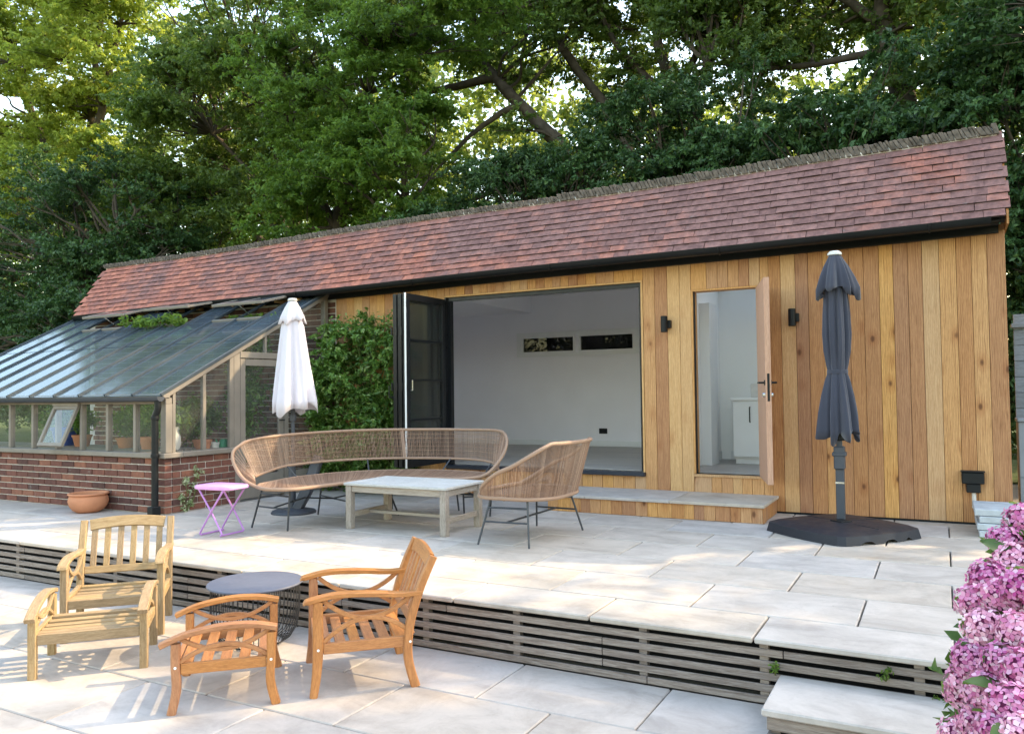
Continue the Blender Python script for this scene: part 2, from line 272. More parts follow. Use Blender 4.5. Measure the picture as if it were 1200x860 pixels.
# ------------------------------------------------------------------ mesh builder
class MB:
    def __init__(s): s.v = []; s.f = []; s.m = []
    def add(s, vs, fs, mi=0):
        b = len(s.v); s.v += [tuple(x) for x in vs]; s.f += [tuple(i+b for i in f) for f in fs]; s.m += [mi]*len(fs); return s
    def obox(s, c, ax, ay, az, ch=0, mi=0):
        c = V(c); ax, ay, az = V(ax), V(ay), V(az)
        if not ch:
            vs = [c+ax*i+ay*j+az*k for i in (-1,1) for j in (-1,1) for k in (-1,1)]
            fs = [(0,1,3,2),(4,6,7,5),(0,4,5,1),(2,3,7,6),(0,2,6,4),(1,5,7,3)]
            return s.add(vs, fs, mi)
        lx, ly, lz = ax.length, ay.length, az.length
        kx, ky, kz = 1-ch/lx, 1-ch/ly, 1-ch/lz
        vs = []; idx = {}
        for i in (-1,1):
            for j in (-1,1):
                for k in (-1,1):
                    for t, (a, b, d) in enumerate(((1,ky,kz),(kx,1,kz),(kx,ky,1))):
                        idx[(i,j,k,t)] = len(vs); vs.append(c+ax*(i*a)+ay*(j*b)+az*(k*d))
        I = idx; fs = []
        for sg in (-1,1):
            q = [(sg,-1,-1,0),(sg,1,-1,0),(sg,1,1,0),(sg,-1,1,0)]; fs.append([I[x] for x in (q if sg > 0 else q[::-1])])
            q = [(-1,sg,-1,1),(-1,sg,1,1),(1,sg,1,1),(1,sg,-1,1)]; fs.append([I[x] for x in (q if sg > 0 else q[::-1])])
            q = [(-1,-1,sg,2),(1,-1,sg,2),(1,1,sg,2),(-1,1,sg,2)]; fs.append([I[x] for x in (q if sg > 0 else q[::-1])])
        for a in (-1,1):
            for b in (-1,1):
                fs.append([I[(a,b,-1,0)],I[(a,b,-1,1)],I[(a,b,1,1)],I[(a,b,1,0)]])
                fs.append([I[(a,-1,b,0)],I[(a,-1,b,2)],I[(a,1,b,2)],I[(a,1,b,0)]])
                fs.append([I[(-1,a,b,1)],I[(-1,a,b,2)],I[(1,a,b,2)],I[(1,a,b,1)]])
                for d in (-1,1): fs.append([I[(a,b,d,0)],I[(a,b,d,1)],I[(a,b,d,2)]])
        return s.add(vs, fs, mi)
    def box(s, x0, x1, y0, y1, z0, z1, ch=0, mi=0):
        return s.obox(((x0+x1)/2,(y0+y1)/2,(z0+z1)/2), ((x1-x0)/2,0,0), (0,(y1-y0)/2,0), (0,0,(z1-z0)/2), ch, mi)
    def beam(s, p0, p1, w, h, side=None, ch=0, mi=0):
        p0, p1 = V(p0), V(p1); d = (p1-p0)
        sd = V(side) if side else (V((0,0,1)).cross(d) if abs(d.normalized().z) < .95 else V((1,0,0)))
        sd = (sd - d*(sd.dot(d)/d.dot(d))).normalized(); u = d.cross(sd).normalized()
        return s.obox((p0+p1)/2, d/2, sd*w/2, u*h/2, ch, mi)
    def sweep(s, path, side, w, h, closed=False, mi=0, ch=0.0):
        """rectangular section along a planar path; side = normal of the plane (width w), h across"""
        path = [V(p) for p in path]; sd0 = V(side).normalized(); n = len(path)
        ws = w if isinstance(w, (list, tuple)) else [w]*n; hs = h if isinstance(h, (list, tuple)) else [h]*n
        vs = []
        for i, p in enumerate(path):
            a = path[max(i-1, 0)]; b = path[min(i+1, n-1)]
            t = (b-a).normalized(); u = sd0.cross(t).normalized(); sd = t.cross(u).normalized()
            W, H = ws[i]/2, hs[i]/2; c = min(W, H)*.28
            for x, y in ((-W,-H+c),(-W+c,-H),(W-c,-H),(W,-H+c),(W,H-c),(W-c,H),(-W+c,H),(-W,H-c)): vs.append(p+sd*x+u*y)
        fs = []
        for i in range(n-1):
            for j in range(8): a, b = i*8+j, i*8+(j+1) % 8; fs.append((a, b, b+8, a+8))
        fs.append(tuple(range(7, -1, -1))); fs.append(tuple((n-1)*8+j for j in range(8)))
        return s.add(vs, fs, mi)
    def tube(s, path, r, n=8, closed=False, caps=True, mi=0):
        path = [V(p) for p in path]; L = len(path); rs = r if isinstance(r, (list, tuple)) else [r]*L
        vs = []; nrm = None
        for i, p in enumerate(path):
            if closed: t = path[(i+1) % L]-path[i-1]
            else: t = path[min(i+1, L-1)]-path[max(i-1, 0)]
            t.normalize()
            if nrm is None: nrm = t.orthogonal().normalized()
            nrm = (nrm - t*nrm.dot(t)); nrm = nrm.normalized() if nrm.length > 1e-6 else t.orthogonal().normalized()
            b = t.cross(nrm)
            for j in range(n):
                a = 2*math.pi*j/n; vs.append(p + (nrm*math.cos(a)+b*math.sin(a))*rs[i])
        fs = []
        for i in range(L if closed else L-1):
            k = (i+1) % L
            for j in range(n): fs.append((i*n+j, i*n+(j+1) % n, k*n+(j+1) % n, k*n+j))
        if caps and not closed: fs.append(tuple(range(n-1, -1, -1))); fs.append(tuple((L-1)*n+j for j in range(n)))
        return s.add(vs, fs, mi)
    def lathe(s, prof, n=32, c=(0,0,0), mi=0, fn=None):
        vs = []; L = len(prof)
        for r, z in prof:
            for j in range(n):
                a = 2*math.pi*j/n; rr = r*(fn(a, z) if fn else 1); vs.append((c[0]+rr*math.cos(a), c[1]+rr*math.sin(a), c[2]+z))
        fs = [(i*n+j, i*n+(j+1) % n, (i+1)*n+(j+1) % n, (i+1)*n+j) for i in range(L-1) for j in range(n)]
        if prof[0][0] > 1e-4: fs.append(tuple(range(n-1, -1, -1)))
        if prof[-1][0] > 1e-4: fs.append(tuple((L-1)*n+j for j in range(n)))
        return s.add(vs, fs, mi)
    def prism(s, poly, d, mi=0):
        poly = [V(p) for p in poly]; d = V(d); n = len(poly)
        return s.add(poly+[p+d for p in poly], [tuple(range(n-1, -1, -1)), tuple(range(n, 2*n))]+[(i, (i+1) % n, (i+1) % n+n, i+n) for i in range(n)], mi)
    def mesh(s, name, mats, smooth=False, off=(0,0,0)):
        me = bpy.data.meshes.new(name); o = V(off)
        me.from_pydata([tuple(V(v)-o) for v in s.v] if o.length else s.v, [], s.f)
        for m in (mats if isinstance(mats, (list, tuple)) else [mats]): me.materials.append(M[m])
        if isinstance(mats, (list, tuple)) and len(mats) > 1: me.polygons.foreach_set('material_index', s.m)
        bm = bmesh.new(); bm.from_mesh(me); bmesh.ops.recalc_face_normals(bm, faces=bm.faces); bm.to_mesh(me); bm.free()
        if smooth: me.shade_smooth(); me.set_sharp_from_angle(angle=math.radians(smooth if smooth is not True else 40))
        me.update(); return me

def tag(o, label=None, cat=None, group=None, kind=None):
    for k, v in (('label', label), ('category', cat), ('group', group), ('kind', kind)):
        if v: o[k] = v
    return o
def thing(name, label, cat, loc=(0,0,0), rz=0, group=None):
    o = bpy.data.objects.new(name, None); o.empty_display_size = .1; COL.objects.link(o)
    o.location = loc; o.rotation_euler = (0, 0, rz); return tag(o, label, cat, group)
def wpos(o):
    p = V((0,0,0))
    while o: p += o.location; o = o.parent
    return p
def part(name, mb, mats, parent=None, smooth=False, world=False, kind=None, label=None, loc=None):
    """world=True: mb holds world coordinates and the parent chain is unrotated"""
    off = (0,0,0)
    if isinstance(mb, MB):
        if world and parent: off = wpos(parent)
        me = mb.mesh(name, mats, smooth, off)
    else: me = mb
    o = bpy.data.objects.new(name, me); COL.objects.link(o)
    if parent: o.parent = parent
    if loc is not None: o.location = V(loc) - (wpos(parent) if (world and parent) else V((0,0,0)))
    return tag(o, label, None, None, kind)
def copy_tree(o, parent=None):
    c = o.copy(); COL.objects.link(c); c.parent = parent
    for ch in list(o.children): copy_tree(ch, c)
    return c
def struct(name, mb, mats, smooth=False): return part(name, mb, mats, None, smooth, kind='structure')
def lerp(a, b, t): return a+(b-a)*t
def smooth_path(pts, n=8, closed=False):
    pts = [V(p) for p in pts]; L = len(pts); out = []
    rngi = range(L) if closed else range(L-1)
    for i in rngi:
        if closed: p0, p1, p2, p3 = pts[i-1], pts[i], pts[(i+1) % L], pts[(i+2) % L]
        else: p0, p1, p2, p3 = pts[max(i-1, 0)], pts[i], pts[i+1], pts[min(i+2, L-1)]
        for k in range(n):
            t = k/n; out.append(.5*((2*p1)+(p2-p0)*t+(2*p0-5*p1+4*p2-p3)*t*t+(3*p1-p0-3*p2+p3)*t*t*t))
    if not closed: out.append(pts[-1])
    return out
# ------------------------------------------------------------------ ground and terraces
LZ = -0.336
mb = MB()
# one sheet to the horizon, at the level just under the lower paving
N = 36; R = 1500
vs = [(0, 10, LZ-.10)]; fs = []
for r in (30, 120, 500, R):
    for j in range(N): vs.append((r*math.cos(2*math.pi*j/N), 10+r*math.sin(2*math.pi*j/N), LZ-.10))
for j in range(N): fs.append((0, 1+j, 1+(j+1) % N))
for q in range(3):
    for j in range(N): fs.append((1+q*N+j, 1+(q+1)*N+j, 1+(q+1)*N+(j+1) % N, 1+q*N+(j+1) % N))
mb.add(vs, fs); struct('ground', mb, 'ground')
# bank of earth behind and beside the buildings, level with the upper terrace
mb = MB(); mb.box(-40, -12.9, 9.6, 60, LZ-.08, -.02); mb.box(-12.9, 40, 12.6, 60, LZ-.08, -.02); mb.box(.95, 40, 4.6, 12.58, LZ-.08, -.03); struct('earth_bank', mb, 'ground')

TY = 4.215      # front edge of the upper terrace
SW = .9075      # slab pitch
up_t = struct('upper_terrace', MB().box(-13.2, .93, TY+.20, 12.4, LZ-.07, -.026), 'joint')
rows = [(TY, 4.655), (4.655, 5.26), (5.26, 5.86), (5.86, 6.465), (6.465, 7.08), (7.08, 7.69), (7.69, 8.30), (8.30, 8.52)]
cache = {}
def slab_mesh(name, w, d, t, mat, ch=.006):
    k = (name, round(w, 3), round(d, 3), mat)
    if k not in cache: cache[k] = MB().box(-w/2, w/2, -d/2, d/2, -t, 0, ch).mesh('slab', mat)
    return cache[k]
for i, (y0, y1) in enumerate(rows):
    off = .025 if i in (0, 2, 4, 6) else .025+SW/2
    ylo = y0 + (0 if i == 0 else .004); yhi = y1-.004
    x = off + (SW if off < .3 else 0)
    while x > -10.9:
        x0, x1 = x-SW+.005, x-.005
        if x1 > -7.35 or yhi < 5.9:
            me = slab_mesh('slab', x1-x0, yhi-ylo, .03, 'stone')
            o = part('slab', me, None, up_t, loc=((x0+x1)/2, (ylo+yhi)/2, random.uniform(-.0012, .0012)))
            o.rotation_euler = (random.uniform(-.001, .001), random.uniform(-.0008, .0008), 0)
        x -= SW
low_t = struct('lower_terrace', MB().box(-11.5, 3.2, 1.2, TY+.19, LZ-.08, LZ-.03), 'joint')
LP = .885
for i, (y0, y1) in enumerate([(3.655, 4.235), (3.05, 3.655), (2.44, 3.05), (1.83, 2.44), (1.24, 1.83)]):
    off = -1.322 if i % 2 == 0 else -1.765
    if i == 2: off = -2.21
    x = off + LP*4
    while x > -9:
        x0, x1 = x-LP+.004, x-.004
        me = slab_mesh('slab_low', x1-x0, y1-y0-.008, .03, 'stone_low')
        o = part('slab', me, None, low_t, loc=((x0+x1)/2, (y0+y1)/2, LZ+random.uniform(-.0012, .0012)))
        x -= LP
# timber slatted riser between the two levels
rs = thing('timber_riser', 'weathered grey timber slats with dark gaps facing the low step up to the upper terrace', 'slatted riser', (-5, TY+.02, LZ))
part('backing_board', MB().box(-9.6, .9, TY+.185, TY+.195, LZ, -.031), 'slat_dark', rs, world=True)
sh = .0545; gap = .0165; z = LZ+.003; k = 0
levels = []
for i in range(5):
    levels.append((LZ+.006+i*(sh+gap+.0003)-(0 if i else 0), 0)); 
H5 = (abs(LZ)-.034-.004)/5
for i in range(5):
    z0 = LZ+.003+i*H5; z1 = z0+H5-.0225
    cuts = [-9.6, -8.0, -6.42, -5.1, -3.6, -1.72, .42, .9] if i not in (0, 4) else [-9.6, -7.2, -4.4, -1.46 if i == 0 else -2.76, -.74 if i == 4 else .2, .9]
    for a, b in zip(cuts[:-1], cuts[1:]):
        o = part('slat', MB().box(a+.0025, b-.0025, TY+.022, TY+.034, z0, z1, .002), 'slat', rs, world=True)
        o.rotation_euler = (0, 0, 0); o.location.y += random.uniform(-.0015, .0015)
x = -9.4
while x < .9:
    part('batten', MB().box(x-.022, x+.022, TY+.0355, TY+.08, LZ, -.031), 'slat', rs, world=True); x += .61+random.uniform(-.05, .25)
# intermediate stone step, bottom right
st = thing('patio_step', 'pale stone step with slatted timber front in the bottom right corner below the upper terrace', 'step', (.15, 3.95, LZ))
part('tread', MB().box(-.755, 1.3, 3.74, TY+.010, -.205, -.170, .007), 'stone', st, world=True)
for z0, z1 in ((LZ+.004, LZ+.050), (LZ+.066, LZ+.123)):
    part('slat', MB().box(-.735, 1.28, 3.765, 3.785, z0, z1, .002), 'slat', st, world=True)
    part('slat', MB().box(-.735, -.715, 3.79, TY+.005, z0, z1, .002), 'slat', st, world=True)
part('backing_board', MB().box(-.705, 1.26, 3.80, 3.81, LZ, -.207), 'slat_dark', st, world=True)
for x in (-.70, -.30, .2, .7): part('batten', MB().box(x-.02, x+.02, 3.787, 3.798, LZ, -.207), 'slat', st, world=True)
# ------------------------------------------------------------------ the clad garden building
WY = 8.484; BR = .54; BL = -12.55; CL = -7.27
def ze(x): return 2.63 + (x+12.6)*.0108 + .006*math.sin(x*1.1)
def zr(x): return 3.50 + (x+12.5)*.0128 + .012*math.sin(x*.9+1)
EY, RY = 8.20, 8.80
bld = thing('garden_building', 'long low outbuilding with upright cedar boards, wide opening and old clay tile roof', 'building', (-6, WY, 0))
OA = (-5.47, -2.93, .37, 2.455); OB = (-2.334, -1.65, .37, 2.32)
# backing wall (real openings)
mb = MB(); y0, y1 = WY+.024, WY+.14
for x0, x1, z0, z1 in ((CL, OA[0]-.02, 0, 2.6), (OA[0]-.02, OA[1]+.02, 0, OA[2]-.045), (OA[0]-.02, OA[1]+.02, OA[3]+.02, 2.62), (OA[1]+.02, OB[0]-.02, 0, 2.66), (OB[0]-.02, OB[1]+.02, 0, OB[2]-.03), (OB[0]-.02, OB[1]+.02, OB[3]+.02, 2.66), (OB[1]+.02, BR-.03, 0, 2.68)):
    mb.box(x0, x1, y0, y1, z0, z1)
fw_ = part('front_wall', mb, 'slat_dark', bld, world=True)
def boards(xa, xb, z0, z1, y=WY, wmin=.118, wmax=.144, bias=0):
    x = xb
    while x > xa+.01:
        wd = random.uniform(wmin, wmax); x0 = max(xa, x-wd)
        if x0-xa < .07: x0 = xa
        zt = z1 if z1 is not None else ze((x+x0)/2)-.035
        zt += .004*0; r = random.random()
        xm = (x+x0)/2
        if xm > -1.6: m = 'cedar_red' if r < .42 else ('cedar_pale' if r > .68 else 'cedar')
        else: m = 'cedar' if r < .62 else ('cedar_pale' if r > .80 else 'cedar_red')
        dy = random.uniform(0, .003)
        part('cladding_board', MB().box(x0+.0015, x-.0015, y+dy, y+.021, z0, zt, .0025), m, fw_, world=True)
        x = x0
boards(CL, OA[0]-.035, .02, None); boards(OA[0]-.035, OA[1]+.035, .02, OA[2]-.05); boards(OA[0]-.035, OA[1]+.035, OA[3]+.032, None, wmin=.10, wmax=.12)
boards(OA[1]+.035, OB[0]-.02, .02, None); boards(OB[0]-.02, OB[1]+.02, .02, OB[2]-.03, wmin=.09, wmax=.12); boards(OB[0]-.02, OB[1]+.02, OB[3]+.02, None, wmin=.09, wmax=.12); boards(OB[1]+.02, BR, .02, None)
# black strip standing in for the shadow at the foot of the boards
part('base_shade_strip', MB().box(CL, BR-.01, WY+.006, WY+.02, .0, .016), 'black', fw_, world=True)
# opening linings
mb = MB(); ya, yb = WY-.006, WY+.16
mb.box(OA[0]-.034, OA[1]+.034, ya, yb, OA[3]+.012, OA[3]+.030); mb.box(OA[1]+.012, OA[1]+.034, ya, yb, OA[2]-.04, OA[3]+.0115); pass
part('opening_lining', mb, 'cedar_pale', bld, world=True)
part('left_jamb', MB().box(OA[0]-.034, OA[0]-.012, ya, yb, OA[2]-.04, OA[3]+.0115), 'alu', bld, world=True)
mb = MB(); mb.box(OA[0]-.011, OA[1]+.011, WY+.03, WY+.10, OA[3]-.035, OA[3]+.0115); mb.box(OA[0]-.011, OA[0]+.03, WY+.03, WY+.10, OA[2], OA[3]-.036); mb.box(OA[1]-.02, OA[1]+.011, WY+.03, WY+.10, OA[2], OA[3]-.036)
part('door_track', mb, 'alu', bld, world=True)
part('threshold', MB().box(OA[0]-.011, OA[1]+.035, WY-.045, WY+.12, OA[2]-.048, OA[2]-.004, .004), 'navy', bld, world=True)
mb = MB(); mb.box(OB[0]-.02, OB[0]-.0005, WY-.004, yb, OB[2], OB[3]+.018); mb.box(OB[1]+.0005, OB[1]+.02, WY-.004, yb, OB[2], OB[3]+.018); mb.box(OB[0], OB[1], WY-.004, yb, OB[3]+.0005, OB[3]+.018)
part('door_lining', mb, 'cedar', bld, world=True)
part('door_seal', MB().box(OB[0], OB[0]+.014, WY+.02, WY+.04, OB[2], OB[3]), 'black', bld, world=True)
part('door_sill', MB().box(OB[0]-.018, OB[1]+.018, WY-.012, WY+.15, OB[2]-.028, OB[2]-.004), 'cedar_pale', bld, world=True)
# ---- roof
mb = MB(); n = 24
vs = []
for i in range(n+1):
    x = lerp(BL, BR-.01, i/n); vs += [(x, EY+.02, ze(x)-.028), (x, RY, zr(x)-.03), (x, 12.45, 2.93), (x, 12.45, 2.89), (x, RY, zr(x)-.09), (x, EY+.08, ze(x)-.06)]
fs = []
for i in range(n):
    x = lerp(BL, BR, (i+.5)/n); a = i*6; b = a+6
    for j in range(6): fs.append((a+j, b+j, b+(j+1) % 6, a+(j+1) % 6))
fs += [tuple(range(6)), tuple(n*6+j for j in range(6))]
# assumed rooflights, added to brighten both rooms, open the rear slope: leave out those faces
fs = [f for f in fs if not (len(f) == 4 and set(q % 6 for q in f) in ({1, 2}, {3, 4}) and all(-2.9 < vs[q][0] < -1.0 or -8.6 < vs[q][0] < -6.4 for q in f))]
mb.add(vs, fs); roof = part('roof', mb, 'slat_dark', bld, world=True)
for (ya_, yb_) in ((RY, 8.95), (10.42, 12.45)):
    def zz(y, x): return lerp(zr(x)-.035, 2.925, (y-RY)/(12.45-RY))
    part('rear_slope_panel', MB().add([(-3.14, ya_, zz(ya_, -3)), (-.9, ya_, zz(ya_, -1)), (-.9, yb_, zz(yb_, -1)), (-3.14, yb_, zz(yb_, -3)), (-3.14, ya_, zz(ya_, -3)-.06), (-.9, ya_, zz(ya_, -1)-.06), (-.9, yb_, zz(yb_, -1)-.06), (-3.14, yb_, zz(yb_, -3)-.06)],
        [(0,1,2,3), (7,6,5,4), (0,4,5,1), (1,5,6,2), (2,6,7,3), (3,7,4,0)]), 'tile_mass', roof, world=True)
for (ya_, yb_) in ((RY, 9.5), (11.0, 12.45)):
    part('rear_slope_panel', MB().add([(-8.68, ya_, zz(ya_, -7.5)), (-6.42, ya_, zz(ya_, -7.5)), (-6.42, yb_, zz(yb_, -7.5)), (-8.68, yb_, zz(yb_, -7.5)), (-8.68, ya_, zz(ya_, -7.5)-.06), (-6.42, ya_, zz(ya_, -7.5)-.06), (-6.42, yb_, zz(yb_, -7.5)-.06), (-8.68, yb_, zz(yb_, -7.5)-.06)],
        [(0,1,2,3), (7,6,5,4), (0,4,5,1), (1,5,6,2), (2,6,7,3), (3,7,4,0)]), 'tile_mass', roof, world=True)
part('unseen_rooflight', MB().box(-8.09, -6.96, 9.5, 11.0, 3.0, 3.01), 'glass', bld, world=True)  # out of view, added to lift the light in the big room
NC = 11
def roofP(x, v): return V((x, lerp(EY-.012, RY-.03, v), lerp(ze(x)-.005, zr(x)-.035, v)))
tmesh = []
for q in range(4):
    t = MB(); w_, l_ = .0818, .078; vs = []
    for i in range(3):
        xx = (-1+i)*w_; cz = (.0035 if i == 1 else 0)*random.uniform(.2, 1)
        for y_, zt in ((-l_, .0), (l_, .0)): vs.append((xx, y_, zt+cz)); vs.append((xx, y_, zt+cz-.015))
    fs = []
    for i in range(2):
        a, b = i*4, i*4+4
        fs += [(a, b, b+2, a+2), (a+1, a+3, b+3, b+1), (a, a+1, b+1, b), (a+2, b+2, b+3, a+3)]
    fs += [(0, 2, 3, 1), (8, 9, 11, 10)]
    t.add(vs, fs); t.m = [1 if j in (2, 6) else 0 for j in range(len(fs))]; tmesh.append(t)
tm = [t.mesh('tile', ['tile', 'tile_edge_shade']) for t in tmesh]
mass = MB(); cols = int((BR-BL)/.1655); cnt = 0
for cidx in range(cols+1):
    for r in range(NC):
        x = BR+.012-(cidx+.5)*.1655+((r*37 % 11)-5)*.004 + (.083 if r % 2 else 0)
        if x > BR-.04 or x < BL: 
            if x < BL: continue
            x = BR-.045
        v = (r+.42)/NC; P0 = roofP(x, v); e = (roofP(x, v+.05)-roofP(x, v-.05)).normalized(); ax = (roofP(x+.1, v)-roofP(x-.1, v)).normalized()
        nn = ax.cross(e).normalized(); th = math.radians(7.5+random.uniform(-2.0, 2.4)); e2 = (e*math.cos(th)-nn*math.sin(th)).normalized()
        n2 = ax.cross(e2).normalized(); sk = random.uniform(-.02, .02); ax2 = (ax+e2*sk).normalized()
        R_ = Matrix((ax2, e2, n2)).transposed(); P0 = P0+nn*(.014+random.uniform(-.001, .004))+ax*random.uniform(-.003, .003)
        q = random.randrange(4)
        if cnt < 300 and cidx <= 28:
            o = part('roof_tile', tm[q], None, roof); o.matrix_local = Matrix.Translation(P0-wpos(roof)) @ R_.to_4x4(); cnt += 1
        else:
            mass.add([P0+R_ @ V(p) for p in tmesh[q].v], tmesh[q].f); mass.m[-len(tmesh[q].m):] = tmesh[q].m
part('roof_tile_mass', mass, ['tile_mass', 'tile_edge_shade'], roof, world=True, kind='stuff')
part('verge_board', MB().add([(BR, EY, ze(BR)-.09), (BR, EY, ze(BR)+.01), (BR, RY, zr(BR)-.005), (BR, 8.95, zr(BR)-.04), (BR, 8.95, ze(BR)-.09), (BR+.018, EY, ze(BR)-.09), (BR+.018, EY, ze(BR)+.01), (BR+.018, RY, zr(BR)-.005), (BR+.018, 8.95, zr(BR)-.04), (BR+.018, 8.95, ze(BR)-.09)],
    [(0,1,2,3,4), (9,8,7,6,5), (0,5,6,1), (1,6,7,2), (2,7,8,3), (3,8,9,4), (4,9,5,0)]), 'cedar_red', roof, world=True)
# ridge: row of tile ends stood on edge in mortar
mb = MB(); x = BR-.01
while x > BL:
    wd = random.uniform(.022, .060); h = random.uniform(.088, .108)*(.72 if x < -4 else 1); ln = random.uniform(-.030, -.014)
    c = V((x-wd/2, RY+.005, zr(x)+h/2-.050))
    mb.obox(c, (wd*.46, random.uniform(-.004, .004), 0), (0, random.uniform(.075, .098), 0), (ln, 0, h/2), .006); x -= wd
mb.box(BL, BR-.02, RY-.075, RY+.09, 3.40, 3.41)
part('ridge_stone_row', mb, 'ridge', roof, world=True, kind='stuff')
mb = MB(); n = 40; pts = [V((lerp(BL+.0, BR-.02, i/n), RY-.004, zr(lerp(BL, BR, i/n))-.035)) for i in range(n+1)]
mb.tube(pts, .064, 8); part('ridge_bedding', mb, 'mortar', roof, smooth=True, world=True)
# eaves: fascia, gutter, rafter feet
pts = lambda dx, y, z: [V((lerp(BL+.02, BR-dx, i/16), y, ze(lerp(BL, BR, i/16))+z)) for i in range(17)]
part('fascia_board', MB().sweep(pts(.05, WY-.03, -.085), (0,1,0), .03, .075), 'black', roof, world=True)
mb = MB(); prof = []
G = pts(.12, EY-.035, -.028); vs = []; fs = []
for p in G:
    for j in range(9):
        a = math.pi*j/8; vs.append(p+V((0, -.062*math.cos(a), -.066*math.sin(a))))
    for j in range(9):
        a = math.pi*(8-j)/8; vs.append(p+V((0, -.052*math.cos(a), -.056*math.sin(a)+.001)))
for i in range(len(G)-1):
    for j in range(18): a = i*18+j; b = i*18+(j+1) % 18; fs.append((a, b, b+18, a+18))
for k in (0, len(G)-1): fs.append(tuple(k*18+j for j in range(9)) + ())
mb.add(vs, fs); gut = part('gutter', mb, 'black', bld, smooth=35, world=True)
x = BR-.6
while x > BL+.3:
    z = ze(x)-.028; vs = [(x, EY-.035-.068*math.cos(math.pi*j/8), z-.072*math.sin(math.pi*j/8)) for j in range(9)]
    part('gutter_bracket', MB().tube(vs, .009, 5), 'black', gut, world=True); x -= 1.9
part('soffit_board', MB().sweep(pts(.05, 8.33, -.05), (0,1,0), .24, .012), 'slat_dark', roof, world=True)
x = -12.35
while x < -7.4:
    part('rafter_foot', MB().box(x-.025, x+.025, 8.24, WY+.02, 2.55, 2.575+.02, .003), 'cedar_pale', roof, world=True); x += .42
# ---- rear brick wall inside the greenhouse (continues the front line to the left)
def brick_wall(parent, origin, along, length, z0, z1, singles=True, outward=(0,-1,0), mat='brick', skip=None, maxlen=None):
    """bricks as sub-parts on one face of a wall; along is a unit vector"""
    A = V(along); O = V(origin); out = V(outward); bw, bh = .2125, .0645; key = ('bk', mat)
    if key not in cache:
        cache[key] = [MB().obox((0,0,0), (bw/2*random.uniform(.985, 1), 0, 0), (0, .045, 0), (0, 0, bh/2*random.uniform(.96, 1)), .004).mesh('brick', mat) for _ in range(5)]
        cache[('bh', mat)] = [MB().obox((0,0,0), (bw/4*.94, 0, 0), (0, .045, 0), (0, 0, bh/2*random.uniform(.96, 1)), .004).mesh('brick', mat) for _ in range(3)]
    ang = math.atan2(A.y, A.x); n = int(round((z1-z0)/.0785)); g = (z1-z0)/n; massb = MB()
    for i in range(n):
        z = z0+g*(i+.5); s = 0; off = 0 if i % 2 == 0 else .1125; s = -off
        while s < length-.05:
            a, b = max(s, 0), min(s+.2125, length); wd = b-a
            if wd > .06:
                c = O+A*((a+b)/2)-out*(.045-random.uniform(.0, .004))+V((0, 0, z))
                if not skip or not skip(c):
                    if singles and (maxlen is None or (a+b)/2 < maxlen):
                        half = wd < .2; me = random.choice(cache[('bh' if half else 'bk', mat)])
                        o = part('brick', me, None, parent); o.location = c-wpos(parent); o.rotation_euler = (0, 0, ang)
                        o.scale = (wd/(bw if not half else bw/2*.94), 1, 1)
                    else:
                        ax = A*wd/2; massb.obox(c, ax, out*.045, (0, 0, .0325))
            s += .225
    if massb.v: part('brick_mass', massb, 'brick_mass', parent, world=True, kind='stuff')
rb = part('brick_wall', MB().box(-12.6, CL-.005, WY+.012, WY+.13, 0, 2.56), 'mortar', bld, world=True)
brick_wall(rb, (CL-.02, WY, 0), (-1,0,0), 5.2, .0, 2.53, singles=False)
part('side_wall', MB().box(BR-.028, BR, WY+.026, 12.4, 0, 2.66), 'cedar', bld, world=True)
# ---- the big room
rm = part('inner_walls', MB()
    .box(-8.46, -8.40, WY+.142, 12.1, .36, 3.2).box(-2.64, -2.58, WY+.142, 12.1, .36, 3.2)
    .box(-8.40, -2.64, 12.1, 12.2, .36, 1.90).box(-8.40, -2.64, 12.1, 12.2, 2.20, 3.2)
    .box(-8.40, -6.30, 12.1, 12.2, 1.90, 2.20).box(-5.30, -5.24, 12.1, 12.2, 1.90, 2.20).box(-4.27, -2.64, 12.1, 12.2, 1.90, 2.20)
    .box(-8.40, OA[0]-.02, WY+.1405, WY+.16, .36, 2.7).box(OA[1]+.03, -2.64, WY+.1405, WY+.16, .36, 2.7).box(OA[0]-.02, OA[1]+.03, WY+.1405, WY+.16, OA[3]+.03, 2.7), 'room', bld, world=True)
part('skirting', MB().box(-8.39, -2.65, 12.082, 12.098, .371, .46, .003), 'white_paint', rm, world=True)
C0 = [(-8.4, WY+.14, 2.56), (-8.4, 10.3, 2.78), (-8.4, 12.1, 2.86)]
mb = MB(); yy = [(WY+.141, 2.60), (9.4, 2.60), (10.1, 2.98), (12.1, 2.87)]
for (a, za), (b, zb) in zip(yy[:-1], yy[1:]):
    mb.add([(-6.1, a, za), (-2.64, a, za), (-2.64, b, zb), (-6.1, b, zb), (-6.1, a, za+.03), (-2.64, a, za+.03), (-2.64, b, zb+.03), (-6.1, b, zb+.03)], [(0,1,2,3), (7,6,5,4), (0,4,5,1), (1,5,6,2), (2,6,7,3), (3,7,4,0)])
mb.box(-8.4, -6.102, WY+.141, 9.5, 2.60, 2.63).box(-8.4, -6.102, 11.0, 12.1, 2.60, 2.63).box(-8.4, -8.1, 9.5, 11.0, 2.60, 2.63).box(-6.95, -6.102, 9.5, 11.0, 2.60, 2.63).box(-8.12, -8.1, 9.5, 11.0, 2.63, 3.1).box(-6.95, -6.93, 9.5, 11.0, 2.63, 3.1).box(-6.12, -6.102, 9.41, 12.1, 2.63, 3.0)
part('ceiling', mb, 'room', bld, world=True)
fl = part('floor', MB().box(-8.4, -2.6, WY+.10, 12.08, .34, .355), 'slat_dark', bld, world=True)
y = WY+.125
